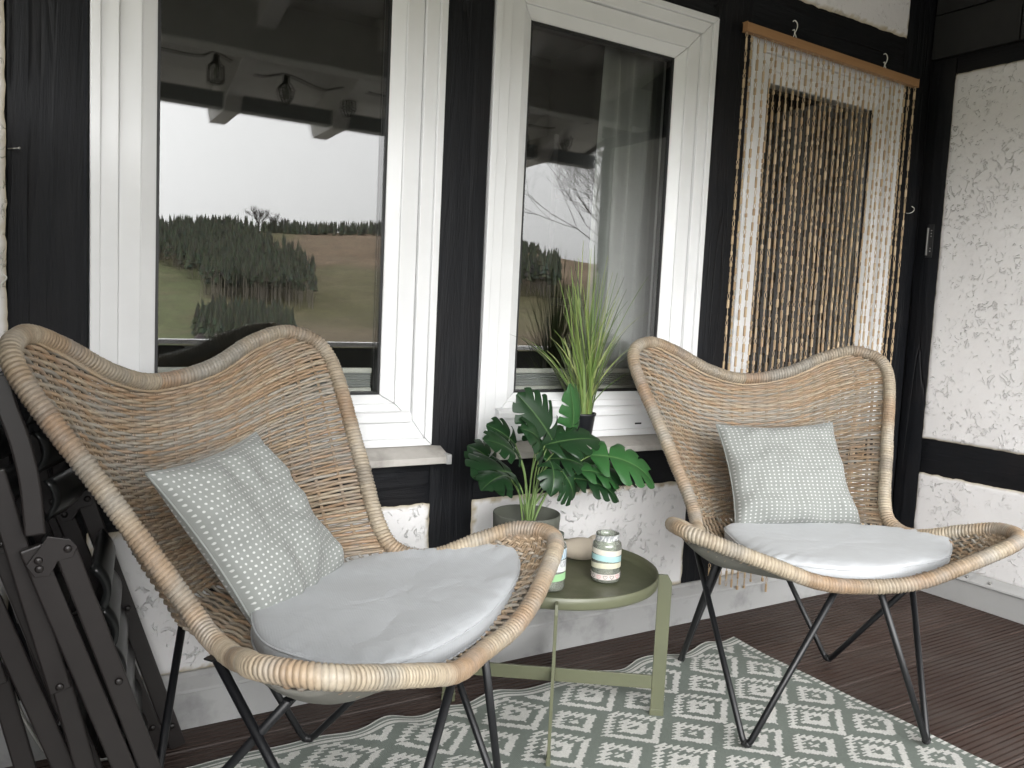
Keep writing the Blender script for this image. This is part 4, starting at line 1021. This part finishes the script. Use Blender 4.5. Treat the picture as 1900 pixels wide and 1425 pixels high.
for b_, *_r in LV:
    q = W2(*b_); a = random.random()*6; s0 = np.array((.012*math.cos(a), .012*math.sin(a), .088)); e0 = np.array(q)
    mdl = s0*.45+e0*.55; mdl[2] = max(mdl[2], s0[2]+(e0[2]-s0[2])*.72); mdl[:2] *= .8
    m = MB(); tube(m, catmull([s0, (s0+mdl)/2+np.array((0,0,.01)), mdl, e0], 6), np.linspace(.0026, .0017, 19), 6, (.16,.24,.075)); m.build('stem', M['stalk'], mp)

# grass plant on the middle sill
gp = empty('grass_plant', (1.352, -.030, .5755), 'tuft of artificial grass in a small black pot on the sill of the middle window', 'plant')
m = MB(); lathe(m, [(0,.001),(.027,.001),(.0365,.076),(.039,.078),(.039,.084),(.0365,.084),(.033,.070),(0,.070)], 0, 0, 32); m.build('pot', M['potblack'], gp)
m = MB(); random.seed(9); UVb = []
for k in range(104):
    a = random.uniform(0, 2*PI); sp_ = random.random()**.8; ht = random.uniform(.22, .45)*(1.10-.25*sp_); 
    hx = math.cos(a)*1.0; hy = math.sin(a)*.35-.10; out = sp_*random.uniform(.09, .24)
    b0 = np.array((random.uniform(-.02, .02), random.uniform(-.02, .02), .07)); n = 9; curl = random.uniform(0, .30)*sp_
    tt = np.linspace(0, 1, n)[:, None]
    P = b0+np.array((hx, hy, 0))*out*tt**1.5+np.array((0,0,1))*ht*(tt-curl*tt**3)
    P[:, 1] = np.minimum(P[:, 1], .05)
    w_ = .0030*random.uniform(.55, 1.2)*(1-tt[:, 0]**2.6)+.0005; sdv = np.array((math.cos(a+1.3)*.5+.8, math.sin(a+1.3)*.4, 0)); sdv /= np.linalg.norm(sdv)
    Lft = P-sdv*w_[:, None]; Rgt = P+sdv*w_[:, None]; Md = P+np.array((0,-.001,0))
    V = np.stack([Lft, Md, Rgt], 1).reshape(-1, 3); c_ = random.choice([(.17,.23,.055),(.13,.20,.045),(.30,.34,.12),(.09,.15,.035),(.36,.40,.17),(.05,.06,.03)])
    if k % 17 == 0: c_ = (.02,.02,.015)
    g0 = np.array(c_)*random.uniform(.8, 1.15); m.add(V, grid_faces(n, 3), g0)
o = m.build('grass_blades', M['blade'], gp); o['kind'] = 'stuff'

# ------------------------------------------------------------------ bead curtain
bc = empty('bead_curtain', (2.258, -.048, 1.76), 'bamboo bead curtain hanging from a honey-coloured wooden bar', 'bead curtain')
m = MB(); hl = .414; v_ = []
for sgn in (-1, 1):
    zz = -.0065*sgn
    v_ += [(sgn*hl, -.009, -.013+zz), (sgn*hl, .009, -.013+zz), (sgn*hl, .009, .013+zz), (sgn*hl, -.009, .013+zz)]
m.add(v_, [[0,1,2,3][::-1],[4,5,6,7],[0,4,7,3][::-1],[1,2,6,5],[3,7,6,2][::-1],[0,1,5,4][::-1]]); m.build('hanging_bar', M['bar_wood'], bc, smooth=False, bevel=.0015)
random.seed(31)
def strand(length, seed):
    random.seed(seed); m = MB(); z = -.014; m_col = (.47,.36,.22); x = 0; i_ = 0
    sway = lambda zz: .0022*math.sin(zz*9+seed)+.0012*math.sin(zz*31+seed*2)
    while z > -length:
        if i_ % 2 == 0:                                   # wire loop link
            L = random.uniform(.016, .026); n = 9; tt = np.linspace(0, 1, n); ph = seed+i_; 
            for s in (-1, 1):
                w_ = .0032*np.sin(PI*tt); P = np.stack([sway(z)+s*w_*math.cos(ph), s*w_*math.sin(ph), z-L*tt], -1); tube(m, P, .0011, 4, (.52,.40,.26), caps=False)
            z -= L*.96
        else:                                            # bamboo bead
            L = random.choice((.009, .012, .020, .026, .032)); r_ = random.uniform(.0034, .0045); nr = max(3, int(L/.0035)); c_ = np.array(random.choice([(.50,.38,.235),(.46,.34,.20),(.55,.43,.28),(.42,.30,.18)]))*random.uniform(.9, 1.1)
            pr = [(.0012, z)]
            for k in range(nr): pr += [(r_*.84, z-L*(k+.08)/nr), (r_, z-L*(k+.35)/nr), (r_, z-L*(k+.75)/nr)]
            pr += [(r_*.84, z-L*.98), (.0012, z-L)]
            lathe(m, [(a_, b_) for a_, b_ in pr][::-1], sway(z), 0, 8, c_); z -= L
        i_ += 1
    return m
NST = 32; protos = []
for k in range(8):
    o = strand(1.64, 40+k*3).build('bead_strand', M['bead'], None); protos.append(o)
for k in range(NST):
    o = protos[k] if k < 8 else protos[(k*5) % 8].copy()
    if k >= 8: COL.objects.link(o)
    x = -.405+.81*k/(NST-1); o.parent = bc; o.location = (x, random.uniform(-.003, .003), -.0065*x/.414+random.uniform(0, .006))
    o.rotation_euler = (0, random.uniform(-.006, .004), random.uniform(0, .6)); o.scale = (1, 1, random.uniform(.975, 1.03)*(1-.02*(x+.4)))
def hook(loc, label, flip=1, rz=0, kind='double'):
    m = MB()
    if kind == 'double':
        tube(m, catmull([(0,.0,-.022),(.002,-.006,-.004),(.006,-.010,.012),(.004,-.010,.024),(-.006,-.010,.030),(-.014,-.010,.026)], 6), .0016, 6)
        tube(m, catmull([(.000,-.006,-.006),(-.008,-.012,.002),(-.018,-.014,-.002)], 5), .0016, 6)
        tube(m, catmull([(.003,-.004,-.002),(.010,-.004,-.012),(.014,-.003,-.022)], 5), .0016, 6)
    else: tube(m, catmull([(0,.004,-.004),(0,-.014,-.004),(.006*flip,-.022,.004),(.012*flip,-.018,.014),(.006*flip,-.012,.020)], 6), .0014, 6)
    o = m.build('wire_hook', M['wire']); o.location = loc; o.rotation_euler = (0, 0, rz); return tag(o, label, 'hook', 'white wire hooks')
hook((2.050,-.044,1.795), 'white wire hook holding the left end of the curtain bar'); hook((2.490,-.044,1.785), 'white wire hook holding the right end of the curtain bar')
hook((2.752,-.002,1.335), 'single small white screw hook on the dark corner post', kind='s', flip=1)
hook((.012,-.004,.928), 'single white hook on the plaster at the far left edge', kind='s', flip=1)
m = MB(); tube(m, [(.028,0,1.178),(.045,-.025,1.178)], .0012, 6); tube(m, [(.045,-.025,1.178),(.0457,-.0262,1.178)], .0026, 8); o = m.build('nail', M['steel']); tag(o, 'bent nail sticking out of the leftmost black post', 'nail')
# latch plate on the corner post
lt = empty('latch_plate', (2.8205, -.056, 1.237), 'slim dark metal latch plate on the black corner post', 'latch')
m = MB(); box(m, -.004, 0, -.013, .013, -.058, .058); m.build('plate', M['gasket'], lt, smooth=False, bevel=.001)
m = MB(); box(m, -.011, -.004, .004, .009, -.050, .046); m.build('edge_strip', M['steel'], lt, smooth=False, bevel=.001)
m = MB()
for zz in (.036,.026,.016,-.026,-.036): tube(m, [(-.004,-.005,zz),(-.006,-.005,zz)], .0018, 8)
m.build('rivet', M['steel'], lt)

# ------------------------------------------------------------------ folded garden chairs at the left
def bar(mb, P, w, th, yc_, col=(1,1,1)):
    """flat bar following points P=(x,z), width w in the x-z plane, thickness th in y"""
    P = np.array(P, float); T = np.gradient(P, axis=0); T /= np.linalg.norm(T, axis=1)[:, None]; N = np.stack([-T[:, 1], T[:, 0]], -1)
    w = np.asarray(w)*np.ones(len(P)); A = P+N*w[:, None]/2; B_ = P-N*w[:, None]/2; n = len(P)
    V = [(a[0], yc_-th/2, a[1]) for a in A]+[(b_[0], yc_-th/2, b_[1]) for b_ in B_]+[(a[0], yc_+th/2, a[1]) for a in A]+[(b_[0], yc_+th/2, b_[1]) for b_ in B_]
    F = []
    for i_ in range(n-1):
        F += [[i_, i_+1, n+i_+1, n+i_], [2*n+i_, 3*n+i_, 3*n+i_+1, 2*n+i_+1], [i_, 2*n+i_, 2*n+i_+1, i_+1], [n+i_, n+i_+1, 3*n+i_+1, 3*n+i_]]
    F += [[0, n, 3*n, 2*n], [n-1, 3*n-1, 4*n-1, 2*n-1]]
    mb.add(V, F, col)
def folded_chair(loc, label, slats=True, far=(.055, .33)):
    t_ = empty('folding_chair', loc, label, 'folding chair', 'folded garden chairs leaning at the left')
    for sd_, (ox, oy) in enumerate(((0, 0), far)):
        for nm, P, w in (('leg', [(.047,.540),(.232,-.0)], .032), ('leg', [(.094,.530),(.265,.0)], .032), ('armrest', catmull([(.008,.80),(.016,.76),(.033,.705),(.046,.64),(.053,.56)], 6), .028), ('leg', [(.000,.655),(.088,.300)], .032), ('leg', [(.086,.325),(.128,.14),(.165,.0)], .030)):
            P = [(p[0]+ox, p[1]) for p in P]; m = MB(); kk = {.232: 0, .265: .001, .053: -.004, .088: .019, .165: .036}[round(P[-1][0]-ox, 3)]; bar(m, P, w, .014 if nm != 'armrest' else .022, oy+kk); m.build(nm, M['brownmetal'], t_, smooth=False, bevel=.003)
        m = MB(); hp = [((a_-.078)*.78+.078, (b_-.525)*.78+.525) for a_, b_ in ((.030,.512),(.045,.487),(.070,.487),(.084,.515),(.110,.520),(.118,.540),(.105,.556),(.066,.566),(.056,.548))]
        prism(m, [(a_+ox, b_) for a_, b_ in hp], 'y', oy-.0125, oy-.0085); pl = m.build('hinge_plate', M['brownmetal'], t_, smooth=False, bevel=.001)
        for a_, b_ in ((.057,.521),(.058,.508),(.096,.535),(.168,.310),(.085,.318),(.215,.055),(.252,.05)): 
            m = MB(); tube(m, [(a_+ox, oy-.0125+(.003 if b_ < .45 else 0), b_), (a_+ox, oy-.0150+(.003 if b_ < .45 else 0), b_)], [.0062, .0045], 12)
            m.build('rivet', M['brownmetal'], pl)
    if True:
        for k in range(6):
            zc_ = .075+k*.072; xc_ = .228-.012*k; m = MB(); U, Vv = np.meshgrid(np.linspace(0, 1, 9), np.linspace(-.5, .5, 11))
            X = xc_+.020*(1-4*Vv**2)-.006*(Vv+.5)+ox*U*.6-.02; Y_ = .07+(oy-.10)*U; Z = zc_+Vv*.088
            m.add(np.stack([X, Y_, Z], -1).reshape(-1, 3), grid_faces(11, 9)); o = m.build('seat_slat', M['darkslat'], t_); sm = o.modifiers.new('t', 'SOLIDIFY'); sm.thickness = .012
        for k in range(3):
            zc_ = .60+k*.075; m = MB(); U, Vv = np.meshgrid(np.linspace(0, 1, 17), np.linspace(-.5, .5, 7))
            X = .070-.014*k+.030*np.sin(PI*U)+.014*(1-4*Vv**2)+ox*U; Y_ = oy*U*.92+.04; Z = zc_+Vv*.066
            m.add(np.stack([X, Y_, Z], -1).reshape(-1, 3), grid_faces(7, 17)); o = m.build('back_slat', M['darkslat'], t_); sm = o.modifiers.new('t', 'SOLIDIFY'); sm.thickness = .006
    return t_
folded_chair((0, -.42, 0), 'front folded taupe garden chair with riveted hinge, leaning in the left corner')
folded_chair((-.085, -.36, .0), 'second folded taupe garden chair tucked behind the front one', far=(.05, .28))
m = MB(); tube(m, catmull([(.03,-.05,.16),(.05,-.055,.10),(.085,-.06,.03),(.12,-.075,.006),(.2,-.09,.005)], 8), .003, 6); o = m.build('cable', M['wire']); tag(o, 'thin white cable trailing down to the deck behind the folded chairs', 'cable')
